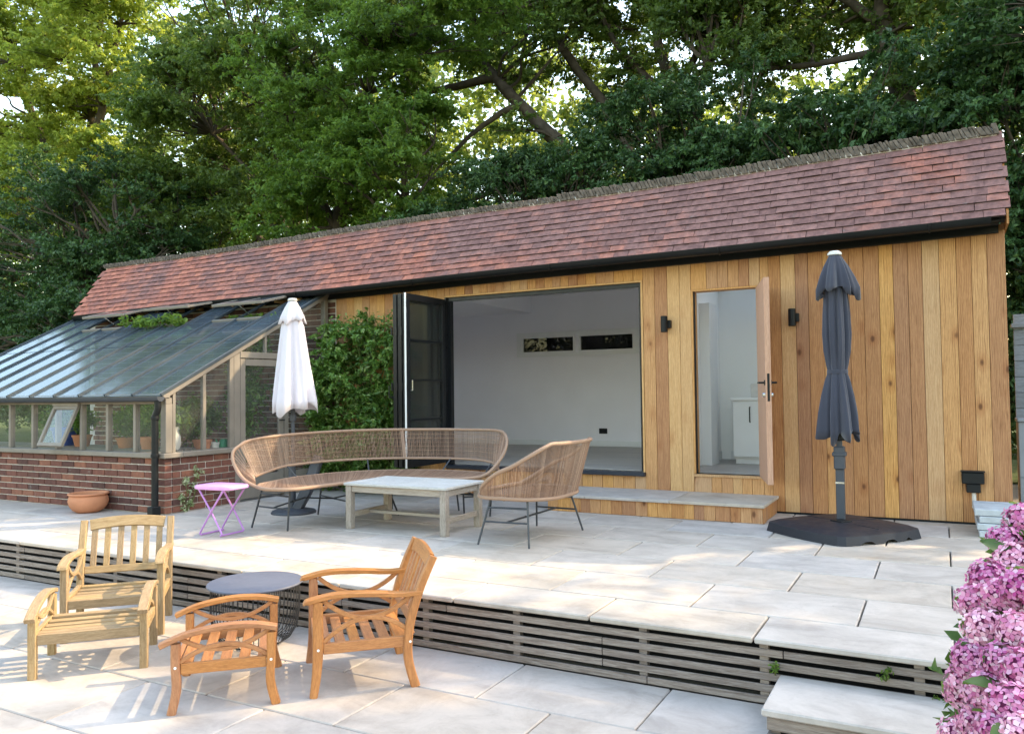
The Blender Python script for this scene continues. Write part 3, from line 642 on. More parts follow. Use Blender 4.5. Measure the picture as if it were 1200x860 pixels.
while y < 12.05:
    x = -8.4-random.uniform(0, 1.2)
    while x < -2.65:
        x0, x1 = max(x, -8.39), min(x+1.3, -2.645)
        if x1-x0 > .02: part('floor_board', MB().box(x0+.001, x1-.001, y+.001, min(y+.189, 12.08), .356, .3705, .0008), 'floor_in', fl, world=True)
        x += 1.3
    y += .19
for x0, x1 in ((-6.30, -5.30), (-5.24, -4.27)):
    m = MB(); f = .035; z0, z1 = 1.90, 2.20
    m.box(x0, x1, 12.085, 12.16, z0, z0+f).box(x0, x1, 12.085, 12.16, z1-f, z1).box(x0, x0+f, 12.085, 12.16, z0+f, z1-f).box(x1-f, x1, 12.085, 12.16, z0+f, z1-f)
    wn = part('window', m, 'white_paint', bld, world=True); part('pane', MB().box(x0+f, x1-f, 12.12, 12.126, z0+f, z1-f), 'glass_black', wn, world=True)
mb = MB(); mb.box(-6.38, -4.19, 12.075, 12.084, 2.2, 2.26).box(-6.38, -4.19, 12.075, 12.084, 1.85, 1.9).box(-6.38, -6.30, 12.075, 12.084, 1.9, 2.2).box(-4.27, -4.19, 12.075, 12.084, 1.9, 2.2)
part('window_surround', mb, 'white_paint', bld, world=True)
part('wall_socket', MB().box(-4.90, -4.76, 12.085, 12.099, .575, .66, .004), 'black', bld, world=True)
# ---- store room
mb = MB().box(-2.56, -2.54, WY+.142, 10.45, .36, 2.62).box(-.95, -.93, WY+.142, 10.45, .36, 2.62).box(-2.56, -.93, 10.45, 10.5, .36, 2.62)
mb.box(-2.54, OB[0]-.02, WY+.1405, WY+.16, .36, 2.62).box(OB[1]+.02, -.95, WY+.1405, WY+.16, .36, 2.62).box(OB[0]-.02, OB[1]+.02, WY+.1405, WY+.16, OB[3]+.02, 2.62)
mb.box(-2.56, -.93, WY+.14, 8.98, 2.62, 2.64).box(-2.56, -.93, 10.38, 10.5, 2.62, 2.64).box(-2.56, -2.45, 8.98, 10.38, 2.62, 2.64).box(-1.1, -.93, 8.98, 10.38, 2.62, 2.64)
mb.box(-2.45, -2.44, 8.98, 10.38, 2.64, 3.2).box(-1.11, -1.10, 8.98, 10.38, 2.64, 3.2)
part('store_walls', mb, 'store_white', bld, world=True)
part('unseen_rooflight', MB().box(-2.44, -1.11, 8.985, 10.375, 3.05, 3.06), 'glass', bld, world=True)  # out of view, added so sky light reaches the store room
part('store_floor', MB().box(-2.54, -.95, WY+.06, 10.45, .34, .366), 'floor_in', bld, world=True)
mb = MB().box(-2.54, -2.50, WY+.30, WY+.36, .367, 2.25).box(-2.54, -2.42, 9.5, 9.86, .367, 2.30)
part('white_door_casing', mb, 'white_paint', bld, world=True)
part('skirting', MB().box(-2.41, -2.25, 10.43, 10.448, .367, .47).box(-2.539, -2.523, 9.87, 10.42, .367, .47), 'white_paint', bld, world=True)
# bifold door leaves folded outwards against the left jamb
bf = thing('bifold_door', 'stack of three black glazed folding door leaves standing open left of the wide opening', 'folding door', (OA[0], WY, OA[2]))
for k, X in enumerate((-5.49, -5.575, -5.66)):
    y0, y1, z0, z1 = (7.60+.02*k, 8.44-.01*k, .40, 2.435); t = .052
    f = .075 if k == 0 else .07
    mb = MB(); mb.box(X-t/2, X+t/2, y0, y0+f, z0, z1, .003).box(X-t/2, X+t/2, y1-f, y1, z0, z1, .003).box(X-t/2, X+t/2, y0+f, y1-f, z0, z0+.085).box(X-t/2, X+t/2, y0+f, y1-f, z1-f, z1)
    lf = part('door_leaf', mb, 'alu', bf, world=True)
    part('pane', MB().box(X-.004, X+.004, y0+f-.005, y1-f+.005, z0+.08, z1-f+.005), 'glass_dark', lf, world=True)
    for q in (.25, .5, .75):
        z = lerp(z0+.085, z1-f, q); part('glazing_bar', MB().box(X-.016, X+.016, y0+f, y1-f, z-.011, z+.011), 'alu', lf, world=True)
    for z in (.75, 1.3, 1.95): part('hinge', MB().tube([(X-.04, y0-.004, z), (X-.04, y0-.004, z+.09)], .012, 8), 'alu', lf, world=True)
part('edge_strip', MB().box(-5.482, -5.462, 7.585, 7.598, .40, 2.437, .002), 'white_paint', bf, world=True, label='pale strip down the outer edge of the front leaf')
part('handle', MB().tube([(-5.445, 7.66, 1.30), (-5.425, 7.66, 1.30), (-5.425, 7.66, 1.42)], .008, 8), 'chrome', bf, world=True)
part('handle', MB().tube([(-5.70, 7.66, 1.22), (-5.74, 7.63, 1.22), (-5.74, 7.63, 1.36)], .008, 8), 'alu', bf, world=True)
# store room door, hung on the right and swung outwards
dr = thing('timber_door', 'pinkish plywood door standing open edge-on beside the store room opening', 'door', (-1.645, WY-.01, .37), math.radians(-73.5))
leaf = part('door_leaf', MB().box(.0, .765, -.026, .026, .0, 1.945, .002), 'door_ply', dr)
for sy in (-1, 1):
    part('handle', MB().tube([(.715, sy*.026, .955), (.715, sy*.075, .955), (.60, sy*.078, .955)], .010, 8).obox((.715, sy*.030, .955), (.024,0,0), (0,.004,0), (0,0,.024), .002), 'black', dr, smooth=True)
part('latch_plate', MB().box(.7652, .7665, -.011, .011, .78, 1.04), 'black', dr)
part('lock', MB().tube([(.715, -.026, .84), (.715, -.05, .84)], .024, 12).tube([(.715, .026, .84), (.715, .045, .84)], .02, 12), 'chrome', dr)
# step in front of the opening
sp = thing('threshold_step', 'low timber-sided step with pale stone top under the store room door', 'step', (-2.6, 8.1, 0))
x = -3.76; 
for x1 in (-3.30, -2.40, -1.485): part('stone_tread', MB().box(x+.0015, x1-.0015, 7.715, WY-.004, .150, .180, .004), 'stone', sp, world=True); x = x1
part('core', MB().box(-3.73, -1.53, 7.765, WY-.006, 0, .149), 'slat_dark', sp, world=True)
x = -3.74
while x < -1.52:
    x1 = min(x+random.uniform(.09, .15), -1.508); part('cladding_board', MB().box(x+.001, x1-.001, 7.742, 7.762, .002, .148, .002), random.choice(('cedar', 'cedar_red')), sp, world=True); x = x1
y = 7.742
while y < WY-.02:
    y1 = min(y+.13, WY-.006); part('cladding_board', MB().box(-1.528, -1.508, y+.001, y1-.001, .002, .148, .002) if y > 7.75 else MB().box(-1.5065, -1.497, y+.001, y1-.001, .002, .148, .002), 'cedar_red', sp, world=True); y = y1
# wall lamps
for X, lab in ((-2.63, 'small black up-down wall light between the wide opening and the store room doorway'), (-1.307, 'small black up-down wall light right of the open timber door')):
    t = thing('wall_lamp', lab, 'wall light', (X, WY, 1.98), 0, 'black wall lights on the cedar boards')
    part('lamp_body', MB().lathe([(.030, -.088), (.036, -.084), (.036, .084), (.030, .088)], 20, (0, -.085, 0)), 'black', t, smooth=True)
    part('bracket', MB().box(-.02, .06, -.055, -.001, -.042, .042, .004), 'black', t)
# black box with outlet at the bottom right of the wall
t = thing('outlet_box', 'black weatherproof box low on the cedar wall above the pale stone blocks', 'outlet box', (.235, WY, .36))
part('box_body', MB().box(-.095, .085, -.095, -.001, .02, .125, .008), 'black', t); part('lower_box', MB().box(-.060, .055, -.085, -.001, -.06, .019, .006), 'black', t)
part('lid', MB().box(-.102, .092, -.103, -.0005, .1255, .137, .004), 'black', t)
part('pipe', MB().tube([(0, -.045, -.20), (0, -.045, -.061)], .018, 10), 'mortar', t, smooth=True)
# white cabinet
t = thing('cabinet', 'white base cabinet with grey worktop seen through the store room doorway', 'cabinet', (-1.8, 9.8, .367))
part('carcass', MB().box(-2.235, -1.3, 9.82, 10.42, .44, 1.13), 'white_paint', t, world=True); part('plinth', MB().box(-2.22, -1.3, 9.86, 10.42, .367, .439), 'white_paint', t, world=True)
for a, b in ((-2.232, -1.78), (-1.775, -1.30)): part('cabinet_door', MB().box(a, b, 9.80, 9.819, .455, 1.115, .003), 'white_paint', t, world=True)
part('worktop', MB().box(-2.26, -1.25, 9.78, 10.43, 1.131, 1.165, .003), 'white_paint', t, world=True); part('handle', MB().tube([(-2.03, 9.80, 1.05), (-2.03, 9.775, 1.05), (-2.03, 9.775, .87), (-2.03, 9.80, .87)], .007, 8), 'black', t, world=True)
t = part('storage_box', MB().box(-2.06, -1.6, 10.0, 10.3, 1.166, 1.33, .006), 'white_pot'); tag(t, 'small cream box standing on the white cabinet worktop', 'box')
# ------------------------------------------------------------------ lean-to greenhouse
GX, GY = -7.36, 5.82
gh = thing('greenhouse', 'lean-to greenhouse with blue-grey glass roof on a dark brick base wall', 'greenhouse', (GX, GY, 0))
GL = -12.75
bw_ = part('brick_base', MB().box(GL, GX-.016, GY+.012, GY+.20, 0, .598).box(GX-.20, GX-.012, GY+.20, 6.80, 0, .597), 'mortar', gh, world=True)
brick_wall(bw_, (GX, GY, 0), (-1,0,0), GX-GL, .002, .60, outward=(0,-1,0), maxlen=3.6)
brick_wall(bw_, (GX, GY+.10, 0), (0,1,0), .87, .002, .60, outward=(1,0,0))
# timber frame
part('sill', MB().box(GL, GX+.045, GY-.045, GY+.20, .602, .655, .006), 'green_wood', gh, world=True)
part('sill', MB().box(GX-.18, GX+.045, GY+.202, 6.80, .602, .655, .006), 'green_wood', gh, world=True)
part('top_plate', MB().box(GL, GX, GY+.01, GY+.09, 1.185, 1.25, .003), 'green_wood', gh, world=True)
P_ = .472
def vpost(x): part('mullion', MB().box(x-.022, x+.022, GY+.015, GY+.075, .656, 1.184, .003), 'green_wood', gh, world=True)
k = 0; xs = []
while GX-.05-P_*k > GL: xs.append(GX-.05-P_*k); k += 1
for i, x in enumerate(xs):
    if i: vpost(x)
    else: part('corner_post', MB().box(GX-.085, GX, GY+.01, GY+.10, .656, 1.184, .004), 'green_wood', gh, world=True)
    if i < len(xs)-1 and i != 3: part('pane', MB().box(x-P_+.02, x-.02, GY+.045, GY+.049, .656, 1.184), 'glass', gh, world=True)
    if i: part('rafter_bracket', MB().box(x-P_*.5+.05, x-P_*.5+.13, GY-.005, GY+.008, 1.215, 1.245), 'black', gh, world=True)
# hinged window pushed open at the bottom (fourth bay)
xa, xb = xs[4]+.005, xs[3]-.005
def frame_mb(x0, x1, y, z0, z1, f, t): return MB().box(x0, x1, y, y+t, z0, z0+f, .003).box(x0, x1, y, y+t, z1-f, z1, .003).box(x0, x0+f, y, y+t, z0+f, z1-f, .003).box(x1-f, x1, y, y+t, z0+f, z1-f, .003)
hw = part('vent_window', frame_mb(-(xb-xa)/2, (xb-xa)/2, -.02, -.50, 0, .042, .035), 'green_wood', gh); hw.location = V(((xa+xb)/2, GY+.0, 1.165))-wpos(gh); hw.rotation_euler = (math.radians(-24), 0, 0)
pn = part('pane', MB().box(-(xb-xa)/2+.04, (xb-xa)/2-.04, -.004, 0, -.46, -.04), 'glass', hw)
part('window_head', MB().box(xa-.01, xb+.01, GY-.03, GY+.009, 1.168, 1.205, .003), 'green_wood', gh, world=True)
# side wall (facing right): post, mullion, door, jambs, rafter
RS = (2.66-1.285)/(8.45-5.80)
def zroof(y): return 1.285+(y-5.80)*RS
def sidepost(y0, y1, z0, name='mullion', t=.05, zt=None): part(name, MB().add([(GX-t, y0, z0), (GX-t, y1, z0), (GX-t, y1, (zt or zroof(y1)-.055)), (GX-t, y0, (zt or zroof(y0)-.055)), (GX-.004, y0, z0), (GX-.004, y1, z0), (GX-.004, y1, (zt or zroof(y1)-.055)), (GX-.004, y0, (zt or zroof(y0)-.055))],
    [(3,2,1,0), (4,5,6,7), (0,1,5,4), (1,2,6,5), (2,3,7,6), (3,0,4,7)]), 'green_wood', gh, world=True)
sidepost(6.33, 6.37, .656); sidepost(6.78, 6.87, .0, 'door_post', .08); sidepost(6.715, 6.775, .656, t=.045); sidepost(7.60, 7.67, .0, 'door_post', .08); sidepost(8.37, 8.43, .0, 'wall_post', .08)
sidepost(5.925, 5.96, .656)
def sidepane(y0, y1, z0, z1a=None, z1b=None, dark='glass'):
    z1a = z1a or zroof(y0)-.06; z1b = z1b or zroof(y1)-.06
    part('pane', MB().add([(GX-.030, y0, z0), (GX-.030, y1, z0), (GX-.030, y1, z1b), (GX-.030, y0, z1a), (GX-.026, y0, z0), (GX-.026, y1, z0), (GX-.026, y1, z1b), (GX-.026, y0, z1a)],
        [(3,2,1,0), (4,5,6,7), (0,1,5,4), (1,2,6,5), (2,3,7,6), (3,0,4,7)]), dark, gh, world=True)
sidepane(5.96, 6.33, .656); sidepane(6.37, 6.715, .656); sidepane(6.875, 7.60, 1.80); sidepane(7.67, 8.37, .30)
part('door_head', MB().box(GX-.075, GX+.002, 6.872, 7.598, 1.715, 1.79, .003), 'green_wood', gh, world=True)
dm = MB().box(GX-.045, GX-.008, 6.88, 6.96, .03, 1.705, .003).box(GX-.045, GX-.008, 7.51, 7.59, .03, 1.705, .003).box(GX-.045, GX-.008, 6.96, 7.51, 1.625, 1.705).box(GX-.045, GX-.008, 6.96, 7.51, .03, .30)
gd = part('door', dm, 'green_wood', gh, world=True); part('pane', MB().box(GX-.03, GX-.026, 6.955, 7.515, .295, 1.63), 'glass', gd, world=True); part('handle', MB().tube([(GX-.008, 7.55, .95), (GX+.04, 7.55, .95), (GX+.04, 7.47, .95)], .008, 8), 'black', gd, world=True)
sidepost(7.27, 7.30, 1.79, t=.04)
part('lower_panel', MB().box(GX-.05, GX-.012, 7.672, 8.368, .0, .298), 'green_wood', gh, world=True)
d = V((0, 8.45-5.80, 2.66-1.285)).normalized(); nrm = V((0, -d.z, d.y))
part('barge_rafter', MB().sweep([V((GX-.035, 5.80, 1.285))-nrm*.022, V((GX-.035, 8.45, 2.66))-nrm*.022], (1,0,0), .08, .07), 'green_wood', gh, world=True)
# roof: bars, panes, vents
gr = part('roof_frame', MB().box(GL, GX+.01, 8.40, 8.475, 2.60, 2.665, .003).box(GL, GX+.01, GY-.03, GY+.06, 1.251, 1.292, .003), 'green_wood', gh, world=True)
vents = {1: (2, 3), 2: (4, 5), 3: (7, 8)}
isv = {}
bx = [GX-P_*k for k in range(0, 12)]
for i, x in enumerate(bx):
    a = V((x, 5.775, 1.285-.013)); b = V((x, 8.44, 2.655))
    part('glazing_bar', MB().sweep([a+nrm*.012, b+nrm*.012], (1,0,0), .024, .034), 'green_bar', gr, world=True)
ventbays = {1, 2, 4, 5, 7, 8}
for i in range(11):
    x0, x1 = bx[i+1]+.012, bx[i]-.012; yt = 8.43 if i not in ventbays else 7.70
    # two lapped panes
    yb = [5.77, 7.05, yt]
    for a, b in zip(yb[:-1], yb[1:]):
        p0 = V((x0, a, zroof(a)))+nrm*(.007 if a > 6 else .002); p1 = V((x0, b+(.03 if b < yt else 0), zroof(b+(.03 if b < yt else 0))))+nrm*.002
        part('pane', MB().add([p0, p0+V((x1-x0,0,0)), p1+V((x1-x0,0,0)), p1, p0+nrm*.004, p0+V((x1-x0,0,0))+nrm*.004, p1+V((x1-x0,0,0))+nrm*.004, p1+nrm*.004], [(3,2,1,0), (4,5,6,7), (0,1,5,4), (1,2,6,5), (2,3,7,6), (3,0,4,7)]), 'glass_roof', gr, world=True)
for i in (1, 4, 7):
    x0, x1 = bx[i+2]+.0, bx[i]-.0; hy, hz = 8.40, zroof(8.40)+.04; L = .74; open_ = math.radians({1: 13, 4: 15, 7: 12}[i])
    ang = math.atan2(d.z, d.y)-open_; dd = V((0, -math.cos(ang), -math.sin(ang))); nn = V((0, -math.sin(ang), math.cos(ang)))
    def Q(x, s, t): return V((x, hy, hz))+dd*s+nn*t
    m = MB()
    for s0, s1 in ((0, .045), (L-.045, L)): m.obox(Q((x0+x1)/2, (s0+s1)/2, 0), ((x1-x0)/2,0,0), dd*(s1-s0)/2, nn*.018, .003)
    for xx in (x0+.02, x1-.02, (x0+x1)/2): m.obox(Q(xx, L/2, 0), (.02 if xx != (x0+x1)/2 else .010,0,0), dd*(L/2-.046), nn*.016, .003)
    vt = part('roof_vent', m, 'green_wood', gh, world=True)
    part('pane', MB().obox(Q((x0+x1)/2, L/2, .012), ((x1-x0)/2-.03,0,0), dd*(L/2-.04), nn*.002), 'glass_roof', vt, world=True)
    part('stay', MB().tube([Q((x0+x1)/2, L-.03, -.01), V(((x0+x1)/2+.05, 7.9, zroof(7.9)-.03))], .007, 6), 'chrome', vt, world=True)
    part('vent_trimmer', MB().obox(V(((x0+x1)/2, 7.70, zroof(7.70)))+nrm*.01, ((x1-x0)/2-.013,0,0), d*.02, nrm*.016), 'green_wood', gr, world=True)
# gutter and downpipe
G = MB(); vs = []; fs = []
for x in (GL, GX+.03):
    for j in range(9): a = math.pi*j/8; vs.append((x, GY-.075-.045*math.cos(a), 1.262-.05*math.sin(a)))
    for j in range(9): a = math.pi*(8-j)/8; vs.append((x, GY-.075-.038*math.cos(a), 1.263-.042*math.sin(a)))
for j in range(18): fs.append((j, (j+1) % 18, (j+1) % 18+18, j+18))
fs += [tuple(range(9)), tuple(range(18, 27))]
G.add(vs, fs); part('gutter', G, 'anthracite', gh, smooth=35, world=True)
dp = part('downpipe', MB().tube(smooth_path([(GX-.02, GY-.075, 1.215), (GX-.02, GY-.075, 1.13), (GX-.05, GY-.085, 1.05), (GX-.05, GY-.085, .95)], 4)+[V((GX-.05, GY-.085, .10))], .036, 12), 'black', gh, smooth=True, world=True)
part('pipe_shoe', MB().box(GX-.095, GX-.005, GY-.15, GY-.042, .0, .10, .008), 'black', dp, world=True)
for z in (.62, 1.02): part('pipe_clip', MB().lathe([(.041, 0), (.044, .004), (.044, .03), (.041, .034)], 14, (GX-.05, GY-.085, z)), 'black', dp, world=True)
# staging shelf inside
t = thing('plant_staging', 'grey timber shelf behind the greenhouse front glass carrying the potted plants', 'shelf', (-9.4, 6.15, 0))
for i in range(4): part('shelf_slat', MB().box(-12.6, GX-.25, 6.05+i*.115, 6.15+i*.115, .645, .665), 'green_wood', t, world=True)
for x in (-12.5, -11.2, -9.9, -8.6, GX-.3): part('leg', MB().box(x-.02, x+.02, 6.25, 6.29, 0, .644), 'green_wood', t, world=True)
# ------------------------------------------------------------------ garden chairs (local: x = across the seat, y = backwards, z up; origin under the seat centre)
def arc(p0, p1, sag, n=12):
    """planar arc in the y-z plane between two points, sag along z"""
    return [V((lerp(p0[0], p1[0], i/n), lerp(p0[1], p1[1], i/n), lerp(p0[2], p1[2], i/n)+sag*4*(i/n)*(1-i/n))) for i in range(n+1)]
def lattice(root, sx, y0, y1, zt, zb, mat):
    x = sx*.285; ym = (y0+y1)/2; zm = (zt+zb)/2
    part('side_lattice', MB().sweep(arc((x, y0, zt), (x, y1, zt+.005), -(zt-zm)*1.02), (1,0,0), .022, .024)
         .sweep(arc((x+sx*.004, y0, zb), (x+sx*.004, y1, zb), (zm-zb)*1.02), (1,0,0), .022, .024), mat, root)
def leg_mb(x, yf, top, lean, curve):
    """sabre leg: path from top to ground"""
    pts = smooth_path([(x, yf, top), (x, yf+lean*.15, top*.55), (x, yf+lean*.35+curve*.3, top*.25), (x, yf+lean*.35+curve, 0)], 5)
    n = len(pts); return MB().sweep(pts, (1,0,0), .046, [lerp(.056, .040, abs(i/(n-1)-.3)/.7) for i in range(n)])
def make_chair(name, label, mat, straight, group, slat_n=6):
    r = thing(name, label, 'armchair', group=group); hw_ = .292
    cv = 0 if straight else 1
    for sx in (-1, 1):
        x = sx*hw_
        part('leg', leg_mb(x, -.245, .50, 0, -.025*cv), mat, r)
        # rear leg runs on into the reclined back post
        pts = smooth_path([(x, .245+.03*cv, 0), (x, .235, .16), (x, .245, .33), (x, .300, .52), (x, .380, .700)], 5); n = len(pts)
        part('back_post', MB().sweep(pts, (1,0,0), .046, [lerp(.05, .042, i/(n-1)) for i in range(n)]), mat, r)
        # arm: gently curved
        pts = smooth_path([(x, -.305, .485 if not cv else .495), (x, -.29, .505), (x, -.15, .528), (x, .05, .520), (x, .20, .505), (x, .315, .508)], 5); n = len(pts)
        part('armrest', MB().sweep(pts, (1,0,0), [.062 if i < n*.7 else .050 for i in range(n)], [.026 if i > 2 else .034 for i in range(n)]), mat, r)
        part('side_rail', MB().box(x-.014, x+.014, -.218, .212, .222, .278, .003), mat, r)
        lattice(r, sx, -.215, .215+.05, .500, .285, mat)
    part('front_rail', MB().box(-hw_+.024, hw_-.024, -.262, -.236, .215, .272, .003), mat, r)
    part('rear_rail', MB().box(-hw_+.024, hw_-.024, .215, .240, .215, .262, .003), mat, r)
    ys = np.linspace(-.205, .20, 6)
    for i, y in enumerate(ys):
        z = .268-.022*math.sin(math.pi*min(1, max(0, (y+.235)/.5)))
        part('seat_slat', MB().obox((0, y, z), (hw_-.016, 0, 0), (0, .028, 0), (0, 0, .009), .003), mat, r)
    def bk(z): return lerp(.245, .395, (z-.33)/(.735-.33)) if z > .33 else .24
    # back: lower rail, arched top rail, slats
    part('back_lower_rail', MB().beam((-hw_+.023, bk(.365), .365), (hw_-.023, bk(.365), .365), .026, .05, side=(0, 1, -.35), ch=.003), mat, r)
    top = [V((lerp(-hw_-.0, hw_+.0, i/14), bk(.675)-.004+.0*i, .662+.028*math.sin(math.pi*i/14))) for i in range(15)]
    part('back_top_rail', MB().sweep([p for p in top if abs(p.x) < hw_-.018], (0, 1, -.36), .028, .078), mat, r)
    for i in range(slat_n):
        x = lerp(-hw_+.075, hw_-.075, i/(slat_n-1)); zt = .630+.024*math.sin(math.pi*(x+hw_)/(2*hw_))
        part('back_slat', MB().beam((x, bk(.39), .388), (x, bk(zt)-.002, zt), .040, .014, side=(1,0,0), ch=.003), mat, r)
    if cv:
        for sx in (-1, 1):
            for y in (-.245, .245): part('screw_cap', MB().tube([(sx*(hw_+.0225), y, .25), (sx*(hw_+.0245), y, .25)], .007, 10), 'white_paint', r)
    return r
def make_ottoman(name, label, mat, straight, group):
    r = thing(name, label, 'footstool', group=group); hw_ = .292; cv = 0 if straight else 1; yd = .232
    for sx in (-1, 1):
        x = sx*hw_
        pf = [(x, -yd-.02*cv, 0), (x, -yd+.004, .12), (x, -yd, .24), (x, -yd, .352)]; n = 16
        part('leg', MB().sweep(smooth_path(pf, 5), (1,0,0), .046, .044), mat, r)
        pf = [(x, yd+.025*cv, 0), (x, yd-.004, .12), (x, yd, .24), (x, yd, .372)]
        part('leg', MB().sweep(smooth_path(pf, 5), (1,0,0), .046, .044), mat, r)
        pts = smooth_path([(x, -yd-.075, .345), (x, -yd+.05, .392), (x, 0, .420), (x, yd-.08, .415), (x, yd+.028, .392)], 5)
        part('armrest', MB().sweep(pts, (1,0,0), .056, .026), mat, r)
        part('side_rail', MB().box(x-.013, x+.013, -yd+.024, yd-.024, .195, .250, .003), mat, r)
        xx = sx*.285
        part('side_lattice', MB().sweep(arc((xx, -yd+.02, .372), (xx, yd-.01, .385), -.075), (1,0,0), .020, .022).sweep(arc((xx+sx*.004, -yd+.02, .255), (xx+sx*.004, yd-.02, .258), .072), (1,0,0), .020, .022), mat, r)
    part('front_rail', MB().box(-hw_+.024, hw_-.024, -yd-.014, -yd+.012, .190, .250, .003), mat, r)
    part('rear_rail', MB().box(-hw_+.024, hw_-.024, yd-.012, yd+.014, .190, .245, .003), mat, r)
    for i, y in enumerate(np.linspace(-.185, .19, 5)):
        part('seat_slat', MB().obox((0, y, .246-.014*math.sin(math.pi*(y+.23)/.46)), (hw_-.016, 0, 0), (0, .027, 0), (0, 0, .009), .003), mat, r)
    if cv:
        for sx in (-1, 1):
            for y in (-yd, yd): part('screw_cap', MB().tube([(sx*(hw_+.0225), y, .235), (sx*(hw_+.0245), y, .235)], .007, 10), 'white_paint', r)
    return r
def place(o, x, y, rz, z=LZ): o.location = (x, y, z); o.rotation_euler = (0, 0, rz); return o
# across-seat axis u; backward axis = u rotated +90deg
place(make_chair('garden_armchair', 'pale weathered teak armchair with slatted back facing its footstool on the lower terrace', 'pale_teak', True, None), -5.075, 3.645, math.radians(45.5))
place(make_ottoman('footstool', 'pale weathered teak footstool with curved arms in front of the pale armchair', 'pale_teak', True, None), -4.585, 3.140, math.radians(46))
place(make_chair('garden_armchair', 'orange-brown teak armchair with crossed arches under its arms, facing left', 'teak', False, None, 6), -2.990, 3.675, math.radians(-45.5))
place(make_ottoman('footstool', 'orange-brown teak footstool with arched arms left of the teak armchair', 'teak', False, None), -3.490, 3.170, math.radians(-46.5))

# wire drum side table
t = thing('side_table', 'round side table with dark grey metal top on a drum of thin wires', 'side table', (-3.975, 3.835, LZ))
part('table_top', MB().lathe([(.0001, .377), (.285, .377), (.300, .379), (.303, .386), (.300, .392), (.293, .393), (.0001, .391)], 56), 'tabletop', t, smooth=30)
wm = MB(); nW = 54
for i in range(nW):
    a = 2*math.pi*i/nW; c, s_ = math.cos(a), math.sin(a)
    pr = [(.272, .376), (.280, .30), (.278, .20), (.262, .10), (.222, .035), (.17, .006)]
    wm.tube([(r_*c, r_*s_, z) for r_, z in pr], .0026, 4, caps=False)
part('wire_cage', wm, 'wire', t, kind='stuff')
for r_, z in ((.17, .006), (.272, .374)): part('ring', MB().tube([(r_*math.cos(2*math.pi*i/40), r_*math.sin(2*math.pi*i/40), z) for i in range(40)], .0045, 6, closed=True), 'wire', t)

# grey weathered coffee table
t = thing('coffee_table', 'weathered grey wooden coffee table with lower rails between the rattan seats', 'coffee table', (-4.40, 6.25, 0))
x0, x1, y0, y1 = -5.005, -3.855, 5.93, 6.60; fr = MB()
for i in range(2):
    for j in range(1):
        xm = (x0+x1)/2; xa, xb = ((x0+.062, xm-.0015), (xm+.0015, x1-.062))[i]
        part('top_board', MB().box(xa, xb, y0+.052, y1-.052, .408, .430, .002), 'grey_top', t, world=True)
for a in ((x0, x1, y0, y0+.05), (x0, x1, y1-.05, y1), (x0, x0+.06, y0+.051, y1-.051), (x1-.06, x1, y0+.051, y1-.051)): part('top_edge', MB().box(*a, .407, .432, .004), 'grey_top', t, world=True)
for x in (x0+.045, x1-.045):
    for y in (y0+.045, y1-.045): part('leg', MB().box(x-.032, x+.032, y-.032, y+.032, 0, .406, .004), 'grey_wood', t, world=True)
for y in (y0+.04, y1-.04): part('apron', MB().box(x0+.078, x1-.078, y-.014, y+.014, .345, .406, .003), 'grey_wood', t, world=True)
for x in (x0+.045, x1-.045):
    part('apron', MB().box(x-.014, x+.014, y0+.078, y1-.078, .345, .406, .003), 'grey_wood', t, world=True); part('lower_rail', MB().box(x-.013, x+.013, y0+.078, y1-.078, .105, .155, .003), 'grey_wood', t, world=True)
ym = (y0+y1)/2; part('stretcher', MB().box(x0+.059, x1-.059, ym-.025, ym+.025, .112, .140, .003), 'grey_wood', t, world=True)

# folding lilac stool
t = thing('folding_stool', 'small lilac folding stool with crossed tube legs by the brick wall', 'stool', (-5.85, 5.24, 0), math.radians(4))
hx, hy = .225, .155
pl = [(hx*math.copysign(abs(math.cos(a))**.35, math.cos(a)), hy*math.copysign(abs(math.sin(a))**.45, math.sin(a))) for a in np.linspace(0, 2*math.pi, 40, endpoint=False)]
hx2 = [(x*.97, y*.97) for x, y in pl]
m = MB(); n = 40; vs = [(x*.965, y*.965, .452) for x, y in pl]+[(x, y, .445) for x, y in pl]+[(x, y, .425) for x, y in pl]+[(x*.97, y*.97, .418) for x, y in pl]
fs = [(q*n+j, q*n+(j+1) % n, (q+1)*n+(j+1) % n, (q+1)*n+j) for q in range(3) for j in range(n)]+[tuple(range(n-1, -1, -1)), tuple(3*n+j for j in range(n))]
m.add(vs, fs); part('seat', m, 'lilac', t, smooth=35)
for sgn in (-1, 1):
    # each loop: a U of tube crossing the other
    yy = .145
    pass
for y in (-.135, .135):
    for sgn in (-1, 1):
        yo = y+(.010 if sgn > 0 else -.010)
        part('leg', MB().tube(smooth_path([(-sgn*.155, yo, .417), (-sgn*.02, yo, .235), (sgn*.105, yo, .05), (sgn*.118, yo, .018), (sgn*.11, yo*.9, .012)], 4), .0085, 8), 'lilac_dark', t, smooth=True)
for sgn in (-1, 1): part('foot_bar', MB().tube([(sgn*.114, -.14, .012), (sgn*.114, .14, .012)], .0085, 8), 'lilac_dark', t, smooth=True)

# terracotta bowl by the brick base
t = thing('terracotta_bowl', 'round-bellied terracotta bowl with a rolled rim at the foot of the brick wall', 'plant pot', (-8.36, 5.62, 0))
part('bowl', MB().lathe([(.0001, .0), (.11, .0), (.155, .025), (.192, .075), (.205, .125), (.198, .165), (.186, .185), (.200, .192), (.210, .202), (.205, .213), (.190, .213), (.178, .198), (.185, .14), (.0001, .12)], 40), 'terracotta', t, smooth=50)
part('soil', MB().lathe([(.0001, .165), (.178, .165), (.178, .150)], 24), 'soil', t)

